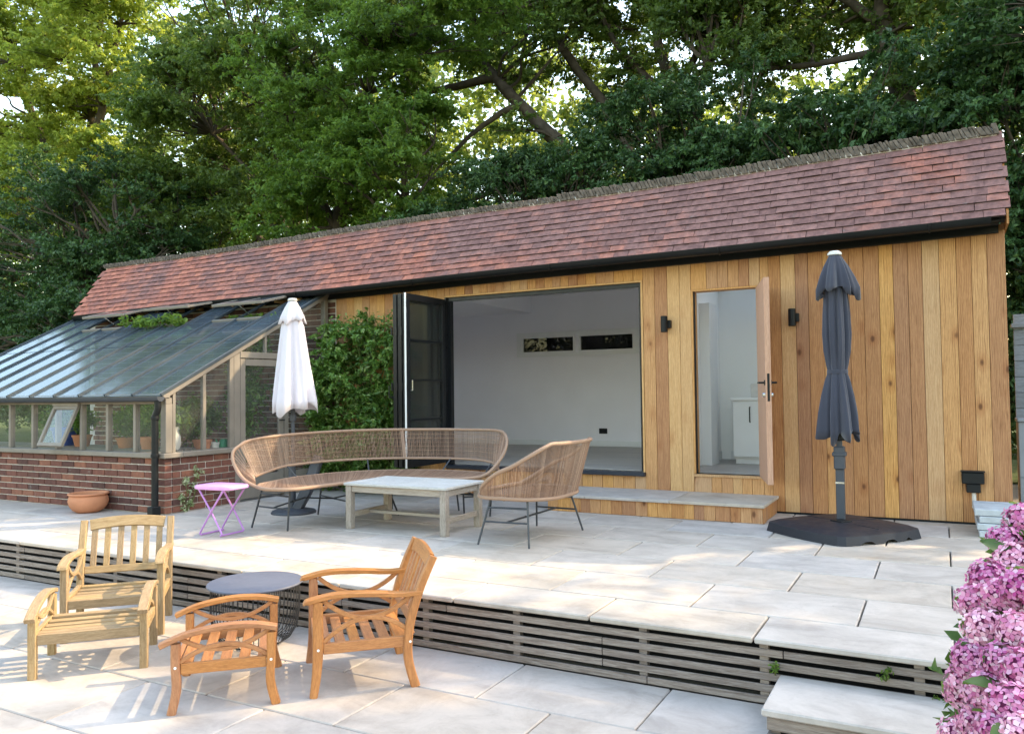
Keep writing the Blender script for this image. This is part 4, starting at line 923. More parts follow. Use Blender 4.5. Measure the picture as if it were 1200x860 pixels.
# ------------------------------------------------------------------ parasols
def canopy(prof, lobes, seed, amp, n=120, twist=0):
    rr = random.Random(seed); ph = [rr.uniform(0, 6.28) for _ in range(4)]
    m = MB(); vs = []; L = len(prof)
    for q, (r, z, a_) in enumerate(prof):
        for j in range(n):
            a = 2*math.pi*j/n
            f = 1+amp*a_*(math.cos(lobes*a+ph[0]+twist*z)*.75+.35*math.cos(2*lobes*a+ph[1]+z*2)+.25*math.cos(3*a+ph[2]))
            dz = -amp*a_*(.12*math.cos(lobes*a+ph[0]+twist*z)+.14*math.cos(2*a+ph[3])+.05*math.cos((lobes+3)*a)) if q == 0 else 0
            f *= 1+amp*.35*a_*math.sin(3*a+ph[1]+z*1.5)
            vs.append((r*f*math.cos(a), r*f*math.sin(a), z+dz))
    fs = [(q*n+j, q*n+(j+1) % n, (q+1)*n+(j+1) % n, (q+1)*n+j) for q in range(L-1) for j in range(n)]
    m.add(vs, fs); return m
def solidify(o, th=.003):
    md = o.modifiers.new('thickness', 'SOLIDIFY'); md.thickness = th; md.offset = -1; return o
u = thing('closed_parasol', 'closed charcoal grey parasol tied at the middle, standing before the cedar wall', 'parasol', (-.815, 7.665, 0))
part('pole', MB().tube([(0, 0, .09), (0, 0, 2.38)], .026, 16), 'anthracite', u, smooth=True)
part('lower_sleeve', MB().box(-.036, .036, -.03, .03, .09, .56, .006), 'anthracite', u)
part('crank_housing', MB().box(-.045, .045, -.05, .045, .545, .75, .010), 'anthracite', u)
part('collar', MB().box(-.058, .058, -.055, .055, .66, .70, .008), 'anthracite', u); part('label_band', MB().box(-.0375, .0375, -.0315, .0315, .42, .435), 'chrome', u)
part('hub', MB().lathe([(.05, .80), (.06, .81), (.06, .88), (.05, .90)], 18), 'black', u, smooth=True)
prof = [(.150, .84, 1.0), (.146, .90, .95), (.138, 1.05, .85), (.120, 1.2, .7), (.100, 1.32, .5), (.082, 1.395, .3), (.080, 1.425, .25), (.088, 1.47, .35), (.100, 1.60, .7), (.106, 1.75, .8), (.102, 1.92, .7), (.095, 2.08, .5), (.080, 2.22, .4), (.055, 2.36, .3), (.034, 2.43, .1)]
solidify(part('canopy', canopy([(r*1.02, z, a) for r, z, a in prof], 8, 3, .30, twist=.5), 'cloth_grey', u, smooth=60))
prof = [(.150, 2.11, 1.0), (.150, 2.16, .95), (.125, 2.26, .8), (.098, 2.35, .5), (.065, 2.42, .25), (.045, 2.465, .05), (.02, 2.475, 0)]
solidify(part('vent_flap', canopy(prof, 7, 5, .26, twist=.6), 'cloth_grey', u, smooth=60))
part('finial', MB().lathe([(.0001, 2.495), (.04, 2.49), (.060, 2.472), (.062, 2.455), (.050, 2.45)], 20), 'white_pot', u, smooth=True)
part('tie_strap', MB().lathe([(.083, 1.392), (.087, 1.396), (.087, 1.424), (.083, 1.428)], 40, fn=lambda a, z: 1.02), 'cloth_grey', u, smooth=True)
part('rib', MB().tube([(.03, 0, .88), (.05, 0, .80)], .008, 6), 'black', u)
# weighted base: bulged square with bevelled, scalloped skirt
b = thing('parasol_base', 'wide black plastic weighted base under the charcoal parasol', 'parasol base', (-.80, 7.52, 0), math.radians(-39))
def outline(h, k=.10, n=15):
    pts = []
    for s_ in range(4):
        a0 = math.pi/4+s_*math.pi/2
        c0 = V((math.cos(a0), math.sin(a0), 0))*h*1.4142; c1 = V((math.cos(a0+math.pi/2), math.sin(a0+math.pi/2), 0))*h*1.4142; o_ = V((math.cos(a0+math.pi/4), math.sin(a0+math.pi/4), 0))
        for i in range(n): q = .045+.91*i/(n-1); pts.append(c0.lerp(c1, q)+o_*k*h*4*q*(1-q)*1.0)
    return pts
m = MB(); O1, O2, O3 = outline(.455), outline(.44), outline(.385); n = len(O1)
vs = [tuple(p+V((0,0, .028 if 45 <= i < 60 and (i % 15) in (3,4,7,8,11) else 0))) for i, p in enumerate(O1)]+[(p.x, p.y, .075) for p in O2]+[(p.x, p.y, .098) for p in O3]+[(p.x*.5, p.y*.5, .104) for p in O3]+[(p.x*.12, p.y*.12, .108) for p in O3]
fs = [(q*n+j, q*n+(j+1) % n, (q+1)*n+(j+1) % n, (q+1)*n+j) for q in range(4) for j in range(n)]+[tuple(4*n+j for j in range(n))]
m.add(vs, fs); part('base_shell', m, 'plastic_base', b, smooth=25)
for k in range(4):
    a = k*math.pi/2; part('raised_seam', MB().beam((.08*math.cos(a), .08*math.sin(a), .1065), (.40*math.cos(a), .40*math.sin(a), .1005), .012, .006), 'plastic_base', b)
part('pole_socket', MB().box(-.065, .065, -.065, .065, .10, .118, .005), 'black', b)
b.children[-1].location = (.02, .12, 0)
# white parasol
u = thing('closed_parasol', 'closed white parasol hanging in soft folds between the greenhouse and the leafy shrub', 'parasol', (-6.195, 6.52, 0))
part('pole', MB().tube([(0, 0, .03), (0, 0, 2.27)], .020, 14), 'anthracite', u, smooth=True)
part('collar', MB().lathe([(.03, .98), (.036, .985), (.036, 1.05), (.03, 1.055)], 16), 'anthracite', u, smooth=True)
prof = [(.205, 1.10, 1.0), (.202, 1.2, .95), (.180, 1.4, .8), (.157, 1.6, .62), (.135, 1.8, .5), (.112, 2.0, .4), (.085, 2.13, .3), (.045, 2.27, .1)]
solidify(part('canopy', canopy(prof, 6, 21, .26, twist=.4), 'cloth_white', u, smooth=60))
prof = [(.130, 2.055, 1.0), (.112, 2.12, .7), (.078, 2.21, .4), (.045, 2.275, .1), (.02, 2.285, 0)]
solidify(part('vent_flap', canopy(prof, 6, 21, .16), 'cloth_white', u, smooth=60))
part('finial', MB().lathe([(.0001, 2.318), (.04, 2.312), (.052, 2.298), (.048, 2.283)], 18), 'white_pot', u, smooth=True)
b = thing('parasol_base', 'round dark metal base plate with slanting strut behind the curved rattan sofa', 'parasol base', (-6.17, 6.50, 0))
part('base_plate', MB().lathe([(.0001, 0), (.235, 0), (.238, .010), (.225, .028), (.12, .05), (.0001, .055)], 40), 'anthracite', b, smooth=40)
part('strut', MB().sweep([V((.05, .0, .04)), V((.12, .06, .22)), V((.22, .16, .60))], (.4,-.9,0), .10, [.10, .12, .10]), 'anthracite', b)
part('upright_tube', MB().tube([(-.02, 0, .04), (-.02, 0, .55)], .038, 14), 'anthracite', b, smooth=True)

# ------------------------------------------------------------------ rattan sofa
def resample(pts, n):
    L = [0]
    for a, b in zip(pts[:-1], pts[1:]): L.append(L[-1]+(b-a).length)
    out = []; j = 0
    for i in range(n):
        s_ = L[-1]*i/(n-1)
        while j < len(L)-2 and L[j+1] < s_: j += 1
        t_ = (s_-L[j])/max(L[j+1]-L[j], 1e-9); out.append(pts[j].lerp(pts[j+1], min(1, t_)))
    return out
F = smooth_path([(-5.58, 5.40, .425), (-5.40, 5.36, .415), (-5.20, 5.50, .41), (-5.13, 5.85, .41), (-5.03, 6.25, .41), (-4.83, 6.55, .41), (-4.50, 6.72, .41), (-4.20, 6.76, .415), (-4.05, 6.86, .43)], 8)
Bk = smooth_path([(-5.66, 5.50, .43), (-5.72, 5.75, .43), (-5.78, 6.15, .43), (-5.68, 6.62, .43), (-5.40, 7.00, .43), (-5.0, 7.22, .43), (-4.55, 7.27, .43), (-4.20, 7.20, .43), (-4.05, 7.05, .43)], 8)
LB = smooth_path([(-5.73, 5.52, .500), (-5.82, 5.75, .515), (-5.93, 6.15, .54), (-5.82, 6.70, .55), (-5.50, 7.13, .55), (-5.0, 7.36, .55), (-4.50, 7.40, .55), (-4.18, 7.32, .53), (-3.99, 7.12, .485)], 8)
TP = smooth_path([(-5.90, 5.50, .79), (-5.95, 5.66, .825), (-6.03, 6.10, .845), (-5.95, 6.72, .855), (-5.63, 7.20, .86), (-5.08, 7.46, .86), (-4.62, 7.52, .86), (-4.16, 7.42, .86), (-3.99, 7.28, .82)], 8)
# end loops join the top rail to the front rail
EL = smooth_path([(-5.90, 5.50, .79), (-5.91, 5.43, .74), (-5.87, 5.39, .65), (-5.77, 5.37, .54), (-5.67, 5.37, .47), (-5.58, 5.40, .425)], 6)
ER = smooth_path([(-3.99, 7.28, .82), (-3.92, 7.18, .75), (-3.90, 7.06, .64), (-3.93, 6.96, .54), (-3.98, 6.90, .47), (-4.05, 6.86, .43)], 6)
sf = thing('rattan_sofa', 'long curved woven rattan sofa with open gap below its back and thin metal legs', 'sofa', (-4.9, 6.3, 0))
part('top_rail', MB().tube(list(reversed(EL))[:-1]+TP+ER[1:], .016, 10), 'rattan_rail', sf, smooth=True, world=True)
part('front_rail', MB().tube(F, .017, 10), 'rattan_rail', sf, smooth=True, world=True)
part('seat_back_rail', MB().tube(Bk, .012, 8), 'rattan_rail', sf, smooth=True, world=True)
part('back_lower_rail', MB().tube(LB, .013, 8), 'rattan_rail', sf, smooth=True, world=True)
def weave(A, B, n, r, sag=0, mid=0):
    m = MB(); a, b = resample(A, n), resample(B, n)
    for i in range(n):
        p, q = a[i], b[i]; j = random.uniform(-.0015, .0015)
        path = [p, p.lerp(q, .5)+V((j, j, sag)), q]; m.tube(path, r, 4, caps=False)
    return m
nb = 235; m = weave(TP, LB, nb, .0030)
part('back_weave', m, 'rattan', sf, world=True, kind='stuff')
def photo_x(p): d = p-V((0,0,1.27)); return 600+937.587*d.dot(r2)/d.dot(fw)
js = min(range(len(TP)), key=lambda i: abs(photo_x(TP[i])-474)); jl = min(range(len(LB)), key=lambda i: abs(photo_x(LB[i])-474))
for dx in (-.012, .012): part('section_joint', MB().tube([TP[js]+V((dx,0,0)), LB[jl]+V((dx,0,0))], .009, 8), 'rattan_rail', sf, smooth=True, world=True)
m = weave([V(p)+V((0,0,.008)) for p in F], [V(p)+V((0,0,.005)) for p in Bk], 290, .0042, -.012)
for q in np.linspace(.04, .96, 34):
    a, b = resample(F, 60), resample(Bk, 60); m.tube([a[i].lerp(b[i], q)+V((0, 0, .002-.045*q*(1-q))) for i in range(60)], .0035, 4, caps=False)
part('seat_weave', m, 'rattan', sf, world=True, kind='stuff')
# horizontal binders in the back panel and closing strands at both ends
m = MB(); a, b = resample(TP, 120), resample(LB, 120)
for q in (.16, .30, .44, .58, .72, .86): m.tube([a[i].lerp(b[i], q)+V((0,0,.0)) for i in range(120)], .0022, 4, caps=False)
part('back_binding', m, 'rattan', sf, world=True, kind='stuff')
m = MB()
for E_, Z in ((EL, LB[0]), (ER, LB[-1])):
    e = resample(E_, 18)
    tgt = [LB[0].lerp(F[0], i/17) if E_ is EL else LB[-1].lerp(F[-1], i/17) for i in range(18)]
    for i in range(1, 17): m.tube([e[i], tgt[i]], .003, 4, caps=False)
part('end_weave', m, 'rattan', sf, world=True, kind='stuff')
def leg_frame(root, f0, f1, top0, top1, zt=.40, name='leg_frame'):
    """two splayed legs joined by rails, all world coordinates"""
    f0, f1, top0, top1 = V(f0), V(f1), V(top0), V(top1)
    m = MB(); k0, k1 = f0.lerp(top0, .82), f1.lerp(top1, .82)
    m.tube([top0, k0, f0], .0095, 8); m.tube([top1, k1, f1], .0095, 8)
    part('leg', MB().tube([top0, k0, f0], .0095, 8), 'legmetal', root, smooth=True, world=True); part('leg', MB().tube([top1, k1, f1], .0095, 8), 'legmetal', root, smooth=True, world=True)
    part('leg_rail', MB().tube([f0.lerp(top0, .80), f1.lerp(top1, .80)], .009, 8), 'legmetal', root, smooth=True, world=True)
    part('leg_rail', MB().tube([f0.lerp(top0, .50), f1.lerp(top1, .50)], .008, 8), 'legmetal', root, smooth=True, world=True)
    return f0.lerp(top0, .50).lerp(f1.lerp(top1, .50), .5)
fr_ = [((-5.865, 5.613, 0), (-5.405, 5.612, 0), (-5.70, 5.60, .42), (-5.36, 5.60, .40)),
       ((-5.83, 6.50, 0), (-5.30, 6.32, 0), (-5.72, 6.45, .42), (-5.20, 6.22, .40)),
       ((-5.35, 7.15, 0), (-5.02, 6.82, 0), (-5.28, 7.05, .42), (-4.95, 6.50, .40)),
       ((-4.60, 7.33, 0), (-4.50, 6.95, 0), (-4.60, 7.25, .42), (-4.48, 6.78, .40)),
       ((-4.10, 7.13, 0), (-4.36, 7.05, 0), (-4.02, 7.05, .45), (-4.25, 6.85, .41))]
mids = [leg_frame(sf, *q) for q in fr_]
for a, b in zip(mids[:-1], mids[1:]): part('cross_tube', MB().tube([a, a.lerp(b, .5)+V((0,0,.05)), b], .008, 8), 'legmetal', sf, smooth=True, world=True)
for i in (16, 30, 44, 56): part('back_stay', MB().tube([Bk[i]+V((0,0,-.01)), LB[i]+V((0,0,-.0))], .008, 8), 'legmetal', sf, smooth=True, world=True)

# ------------------------------------------------------------------ rattan lounge chair (two-seat shell facing left)
ch = thing('rattan_lounge_chair', 'wide woven rattan shell chair on metal legs at the right end of the coffee table', 'lounge chair', (-3.18, 6.28, 0))
def ring(fn, n=96): return [fn(2*math.pi*i/n) for i in range(n)]
# a=0 points back (+x), a=pi front (-x); y across
def rimf(a):
    c, s_ = math.cos(a), math.sin(a); back = (1+c)/2
    x = -3.16+ (.38+.07*back)*math.copysign(abs(c)**.80, c); y = 6.29+(.555)*math.copysign(abs(s_)**.78, s_)
    z = .415+.425*max(0, min(1, (back-.08)/.80))**1.05
    return V((x, y, z))
def seatf(a):
    c, s_ = math.cos(a), math.sin(a); return V((-3.20+.36*math.copysign(abs(c)**.85, c)*(1 if c > 0 else 1.12), 6.29+.50*math.copysign(abs(s_)**.82, s_), .392-.012*abs(c)))
RM, ST = ring(rimf), ring(seatf)
part('rim', MB().tube(RM, .018, 10, closed=True), 'rattan_rail', ch, smooth=True, world=True)
part('seat_ring', MB().tube(ST, .017, 10, closed=True), 'rattan_rail', ch, smooth=True, world=True)
m = MB(); N = 230
for i in range(N):
    a = 2*math.pi*(i+.5)/N
    if abs(a-math.pi) < .35: continue
    p, q = rimf(a), seatf(a); m.tube([q, q.lerp(p, .5)+V((0, 0, -.006)), p], .0034, 4, caps=False)
part('shell_weave', m, 'rattan', ch, world=True, kind='stuff')
m = MB()
for i in range(150):
    y = lerp(5.80, 6.78, i/149); t_ = (y-6.29)/.50; hx_ = abs(1-abs(t_)**2.4)**.5
    m.tube([V((-3.20-.40*hx_, y, .392)), V((-3.20, y, .372)), V((-3.20+.36*hx_, y, .392))], .0036, 4, caps=False)
for i in range(20):
    x = lerp(-3.55, -2.89, i/19); t_ = abs((x+3.22)/.37); hy_ = (1-min(1, t_)**2.2)**.5*.49
    m.tube([V((x, 6.29-hy_, .392)), V((x, 6.29, .376)), V((x, 6.29+hy_, .392))], .003, 4, caps=False)
part('seat_weave', m, 'rattan', ch, world=True, kind='stuff')
m1 = leg_frame(ch, (-3.44, 5.774, 0), (-2.97, 5.79, 0), (-3.36, 5.86, .38), (-3.02, 5.87, .385))
m2 = leg_frame(ch, (-3.407, 6.808, 0), (-2.919, 6.771, 0), (-3.36, 6.72, .38), (-3.02, 6.70, .385))
part('cross_tube', MB().tube([m1, m2], .009, 8), 'legmetal', ch, smooth=True, world=True)
# low pale stone blocks stacked at the right end
t = thing('stone_block_wall', 'short stack of pale grey stone blocks below the black box at the right', 'stone wall', (.5, 8.0, 0))
z = 0
for i in range(4):
    h = .058; o_ = [.0, -.012, .004, -.03][i]
    for k_, (a, b) in enumerate(((.245+o_, .95+o_), (.955+o_, 1.4))):
        for (c_, d_) in ((7.80+i*.012, 8.42),):
            part('stone_block', MB().box(a+random.uniform(0, .006), b-.002, c_+random.uniform(0, .008), d_-.003, z+.001, z+h-.003, .005), 'stone_block', t, world=True)
    z += h
# ------------------------------------------------------------------ foliage
def leaf_mesh(name, mat, C, Rr, per, size, seed=0, aspect=.5, droop=0., upbias=.5, shell=.55, flat=.7, spray=None):
    """C: (n,3) clump centres, Rr: (n,) radii. Each leaf is a folded four-point blade."""
    g = np.random.default_rng(seed); C = np.asarray(C, float); Rr = np.asarray(Rr, float)
    cnt = np.maximum(1, (per*(Rr/Rr.mean())**2).astype(int)); idx = np.repeat(np.arange(len(C)), cnt); n = len(idx)
    d = g.normal(size=(n, 3)); d /= np.linalg.norm(d, axis=1, keepdims=True)
    if spray:
        ns = spray*len(C); D = g.normal(size=(ns, 3)); D[:, 2] = D[:, 2]*.6+.12; D /= np.linalg.norm(D, axis=1, keepdims=True); sid = idx*spray+g.integers(0, spray, n)
        ln = (g.uniform(.7, 1.45, ns))[sid]*Rr[idx]; t = g.random(n)**.75*.85+.15; st = (g.normal(size=(ns, 3))*.22)[sid]*Rr[idx][:, None]
        d = D[sid]; off = st+d*(ln*t)[:, None]+g.normal(size=(n, 3))*(.07*Rr[idx]*(1.2-.5*t))[:, None]; off[:, 2] = off[:, 2]*flat-droop*.22*ln*t*t
    rad = (shell+(1-shell)*g.random(n)**.6)*g.choice([1, .8, .55, 1.15], n, p=[.5, .25, .12, .13])
    wob = 1+.35*np.sin(d[:, 0]*5+idx)*np.cos(d[:, 1]*6+idx*1.7)
    if not spray: off = d*(rad*Rr[idx]*wob)[:, None]; off[:, 2] *= flat
    P = C[idx]+off
    nrm = d*.7+g.normal(size=(n, 3))*.75+np.array([0, 0, upbias]); nrm /= np.linalg.norm(nrm, axis=1, keepdims=True)
    ax = g.normal(size=(n, 3))+d*.8+np.array([0, 0, -droop]); ax -= nrm*(ax*nrm).sum(1, keepdims=True); ax /= np.linalg.norm(ax, axis=1, keepdims=True)
    bx = np.cross(nrm, ax); L = size*(.65+.7*g.random(n))[:, None]; Wd = L*aspect
    fold = nrm*Wd*.22
    v = np.empty((n, 4, 3)); v[:, 0] = P-ax*L*.5; v[:, 1] = P+bx*Wd*.5+fold; v[:, 2] = P+ax*L*.5; v[:, 3] = P-bx*Wd*.5+fold
    f = np.empty((n, 2, 3), int); b = np.arange(n)[:, None]*4; f[:, 0] = b+[0, 1, 2]; f[:, 1] = b+[0, 2, 3]
    return mesh_np(name, v.reshape(-1, 3), f.reshape(-1, 3), mat)
def mesh_np(name, v, f, mat, off=None):
    me = bpy.data.meshes.new(name); nv, nf = len(v), len(f); k = f.shape[1]
    me.vertices.add(nv); me.vertices.foreach_set('co', v.astype(np.float32).ravel())
    me.loops.add(nf*k); me.loops.foreach_set('vertex_index', f.astype(np.int32).ravel())
    me.polygons.add(nf); me.polygons.foreach_set('loop_start', np.arange(0, nf*k, k, dtype=np.int32)); me.polygons.foreach_set('loop_total', np.full(nf, k, np.int32))
    me.materials.append(M[mat]); me.update(); me.validate(); return me
def wig(a, b, n, amp, rr):
    a, b = V(a), V(b); d = b-a; o = []
    for i in range(n+1):
        t = i/n; o.append(a+d*t+V((rr.uniform(-1,1), rr.uniform(-1,1), rr.uniform(-.6,.6)))*amp*d.length*math.sin(math.pi*t))
    return smooth_path(o, 3)
def tree(label, base, limbs, ells, mat, per, size, seed, nclump, crad=(.55, .95), group=None, cat='tree', name='tree', aspect=.5, droop=0, upbias=.5, flat=.7, branches=True, shell=.55, twig=.045, gap=0.0, inner=.62):
    """limbs: list of (points, r0, r1) world coords; ells: crown ellipsoids (cx,cy,cz,rx,ry,rz,weight)"""
    rr = random.Random(seed); root = thing(name, label, cat, base, 0, group); o = V(base)
    tm_ = MB(); allp = []
    for pts, r0, r1 in limbs:
        P = smooth_path([V(p) for p in pts], 4); n = len(P)
        P = [p+V((rr.uniform(-1,1), rr.uniform(-1,1), 0))*.03*(0 if i in (0, n-1) else 1) for i, p in enumerate(P)]
        tm_.tube([p-o for p in P], [lerp(r0, r1, (i/(n-1))**.8)*rr.uniform(.93, 1.07) for i in range(n)], 9); allp += P[n//4:]
    W = [e[6]*e[3]*e[5] for e in ells]; C = []; R_ = []; tries = 0
    while len(C) < nclump and tries < nclump*30:
        tries += 1; e = rr.choices(ells, W)[0]
        d = V((rr.gauss(0,1), rr.gauss(0,1), rr.gauss(0,1))).normalized(); q = rr.uniform(inner, 1.0)
        p = V((e[0]+d.x*e[3]*q, e[1]+d.y*e[4]*q, e[2]+d.z*e[5]*q))
        if gap and math.sin(p.x*1.9+seed)*math.cos(p.z*2.1+seed*2)+.5*math.sin(p.x*4.3+p.z*3.1) < -1+gap*2: continue
        C.append(tuple(p-o)); R_.append(rr.uniform(*crad))
    if branches and allp:
        for c, r in zip(C, R_):
            cw = V(c)+o; near = min(allp, key=lambda p: (p-cw).length+max(0, p.z-cw.z)*.8)
            if (near-cw).length > 5.5: continue
            P = wig(near-o, V(c), 3, .12, rr); n = len(P)
            tm_.tube(P, [lerp(twig, .010, i/(n-1)) for i in range(n)], 5, caps=False)
            for _ in range(3):
                e_ = V(c)+V((rr.gauss(0,1), rr.gauss(0,1), rr.gauss(0,.6))).normalized()*r*.9
                Q_ = wig(P[int(n*.6)], e_, 2, .12, rr); tm_.tube(Q_, [lerp(.014, .005, i/(len(Q_)-1)) for i in range(len(Q_))], 4, caps=False)
    if tm_.v: part('trunk', tm_, 'bark', root, smooth=60)
    part('crown', leaf_mesh('crown', mat, C, R_, per, size, seed, aspect, droop, upbias, shell, flat, spray=26), None, root)
    return root
# --- trees behind the outbuilding, from left to right
tree('tall yellow-green tree catching the sun at the far left edge, sky showing through', (-26.5, 17.5, 0),
     [([(-26.5, 17.5, -.3), (-26.3, 17.4, 4), (-26.0, 17.3, 8)], .36, .26), ([(-26.0, 17.3, 8), (-24.6, 17, 11), (-23.2, 16.8, 14)], .22, .06), ([(-26.1, 17.3, 7.6), (-28, 17, 10.5), (-29.5, 17, 13.5)], .20, .06), ([(-26.0, 17.3, 8), (-25.8, 17.5, 12), (-25.4, 17.6, 16)], .18, .05), ([(-26.1, 17.3, 6), (-24.0, 17, 8.2), (-22.0, 17, 9.0)], .13, .03), ([(-26.1, 17.3, 6.6), (-28.2, 17, 8.2), (-30, 17, 9.0)], .13, .03)],
     [(-28.8, 17, 13.5, 4.0, 2.4, 3.4, 1), (-24.6, 17, 13.2, 3.0, 2.2, 2.8, 1), (-21.8, 17, 15.0, 2.6, 2, 1.5, .7), (-27, 17, 8.6, 4.4, 2.2, 2.0, .9), (-30, 17, 9, 2.2, 2, 2.6, .6)], 'leaf_yellow', 560, .16, 101, 185, (.55, 1.0), gap=.13, flat=.6)
tree('olive-green oak with spreading bare limbs above the left end of the tiled roof', (-13.5, 14.8, 0),
     [([(-13.4, 14.8, -.3), (-13.5, 14.8, 2.2), (-13.75, 14.8, 4.5)], .30, .20), ([(-13.75, 14.8, 4.5), (-14.1, 14.6, 6.6), (-14.9, 14.4, 9)], .17, .05), ([(-13.6, 14.8, 3.8), (-12.9, 14.5, 5.8), (-12.3, 14.6, 8.2)], .13, .04), ([(-13.7, 14.8, 4.2), (-15.2, 14.5, 5.4), (-17.0, 14.2, 6.6)], .12, .03), ([(-13.7, 14.8, 4.6), (-15.0, 14.6, 6.6), (-16.4, 14.4, 8.0)], .10, .03), ([(-13.6, 14.8, 3.4), (-15.3, 14.4, 4.0), (-16.8, 14.2, 5.0)], .10, .03)],
     [(-15.9, 14.6, 8.2, 3.7, 2.2, 2.8, 1), (-13.6, 14.4, 9.0, 2.8, 2, 2.2, .9), (-17.2, 14.6, 5.8, 2.2, 2, 1.9, .8), (-15.4, 14.2, 10.6, 3.2, 2, 1.8, .8)], 'leaf_oak', 760, .115, 102, 128, (.50, .85), gap=.13)
tree('gnarled tree with a pale forked trunk low behind the left roof end', (-17.3, 16.0, 0),
     [([(-17.2, 16, -.3), (-17.3, 16, 2.2), (-17.5, 16, 4.0)], .22, .17), ([(-17.5, 16, 4.0), (-18.4, 15.8, 5.1), (-19.6, 15.6, 5.7)], .14, .04), ([(-17.5, 16, 4.0), (-16.7, 15.9, 5.2), (-15.8, 15.8, 6.0)], .12, .03), ([(-17.3, 16, 3.0), (-16.3, 15.8, 3.6), (-15.6, 15.7, 4.2)], .09, .03)],
     [(-19.6, 15.8, 6.6, 2.0, 1.8, 1.7, .8), (-16.2, 16, 7.2, 1.8, 1.6, 1.3, .6)], 'leaf_oak', 620, .12, 103, 40, (.45, .8), gap=.2)
tree('dark spreading tree filling the left edge above the greenhouse', (-19.5, 12.9, 0),
     [([(-19.5, 12.9, -.3), (-19.4, 12.8, 2.5), (-19.0, 12.7, 4.4)], .26, .16), ([(-19.0, 12.7, 4.4), (-17.8, 12.6, 5.2), (-16.8, 12.4, 5.5)], .11, .03), ([(-19.2, 12.7, 3.4), (-17.8, 12.5, 3.7), (-16.4, 12.4, 4.0)], .09, .03)],
     [(-18.6, 13.0, 5.8, 2.9, 1.6, 1.9, 1), (-17.5, 12.8, 3.6, 2.4, 1.4, 1.7, 1), (-15.6, 12.9, 2.5, 1.9, 1.2, 1.3, 1), (-19.6, 12.8, 2.8, 2.5, 1.4, 2.2, .9), (-16.9, 12.8, 1.4, 3.2, 1.0, 1.3, .9), (-21.8, 13.2, 5.6, 2.4, 1.5, 2.4, 1.1), (-22.6, 13.0, 2.6, 2.6, 1.4, 2.2, 1)], 'leaf_yew', 720, .095, 104, 235, (.42, .75), gap=.03, droop=.3)
tree('lush bright green tree hanging over the roof left of centre', (-11.2, 13.4, 0),
     [([(-11.2, 13.4, -.3), (-11.3, 13.3, 2.8), (-11.25, 13.3, 5.2)], .24, .16), ([(-11.25, 13.3, 5.2), (-10.6, 13.2, 7), (-9.8, 13, 8.8)], .13, .04), ([(-11.3, 13.3, 4.6), (-12.0, 13, 6.4), (-12.5, 12.9, 8.4)], .12, .04), ([(-11.3, 13.3, 3.2), (-10.2, 13, 4.2), (-9.2, 12.8, 4.8)], .09, .03)],
     [(-11.2, 13.0, 7.9, 2.2, 1.5, 1.9, 1), (-9.7, 12.9, 5.9, 1.7, 1.3, 1.3, .9), (-11.4, 12.9, 5.2, 1.3, 1.2, 1.6, .8), (-8.7, 12.8, 8.6, 1.8, 1.2, 1.0, .6), (-11.0, 12.9, 4.0, 1.3, 1.0, 1.0, .7)], 'leaf_bright', 1000, .085, 105, 125, (.40, .72), droop=.5, gap=.04)
tree('big old tree with a thick pale limb leaning left above the middle of the roof', (-6.4, 15.2, 0),
     [([(-6.2, 15.2, -.3), (-6.35, 15.2, 3), (-6.6, 15.2, 5.2), (-6.95, 15.1, 6.5)], .26, .17), ([(-6.95, 15.1, 6.5), (-7.9, 15.0, 7.5), (-8.7, 15.0, 8.5), (-9.6, 14.8, 9.2)], .16, .08), ([(-8.4, 15.0, 8.1), (-9.6, 14.7, 7.95), (-11.0, 14.4, 8.0)], .12, .04), ([(-7.8, 15.0, 7.4), (-8.6, 14.8, 7.0), (-9.6, 14.6, 6.2)], .09, .03), ([(-6.7, 15.1, 5.8), (-8.2, 14.8, 5.6), (-10.2, 14.5, 4.8)], .10, .03), ([(-8.7, 15, 8.5), (-8.9, 15, 9.7), (-8.8, 15, 10.8)], .10, .04)],
     [(-9.4, 15.4, 10.6, 3.0, 1.8, 1.6, 1), (-7.0, 15.4, 11.2, 2.6, 1.8, 1.5, .9), (-10.2, 15.0, 7.0, 1.5, 1.2, .8, .35), (-9.6, 14.9, 5.2, 1.5, 1.1, .7, .35), (-7.6, 14.6, 6.2, 1.3, .9, .7, .35), (-7.6, 15.6, 9.0, 1.6, 1.0, 1.0, .6)], 'leaf_oak', 700, .105, 106, 120, (.45, .8), gap=.12)
tree('multi-stemmed tree with dark twisting stems right of the leaning limb', (-5.2, 15.8, 0),
     [([(-5.0, 15.8, -.3), (-5.05, 15.8, 3.5), (-5.3, 15.8, 5.6)], .26, .17), ([(-5.3, 15.8, 5.6), (-6.1, 15.8, 7.2), (-7.2, 15.7, 8.9), (-7.8, 15.7, 10.2)], .14, .06), ([(-5.15, 15.8, 5.6), (-4.75, 15.8, 7.2), (-4.95, 15.7, 8.6), (-4.6, 15.7, 10.2)], .17, .06), ([(-4.8, 15.8, 7.0), (-4.0, 15.6, 8.2), (-3.8, 15.6, 9.8)], .11, .04), ([(-5.0, 15.8, 7.5), (-5.9, 15.7, 8.6), (-6.4, 15.6, 10.0)], .09, .03)],
     [(-5.2, 16, 11.0, 3.0, 1.8, 1.4, 1), (-3.4, 16, 9.2, 2.0, 1.6, 1.3, .6), (-6.4, 16.4, 8.6, 1.5, 1.2, 1.2, .6)], 'leaf_oak', 660, .11, 107, 105, (.45, .8), gap=.15)
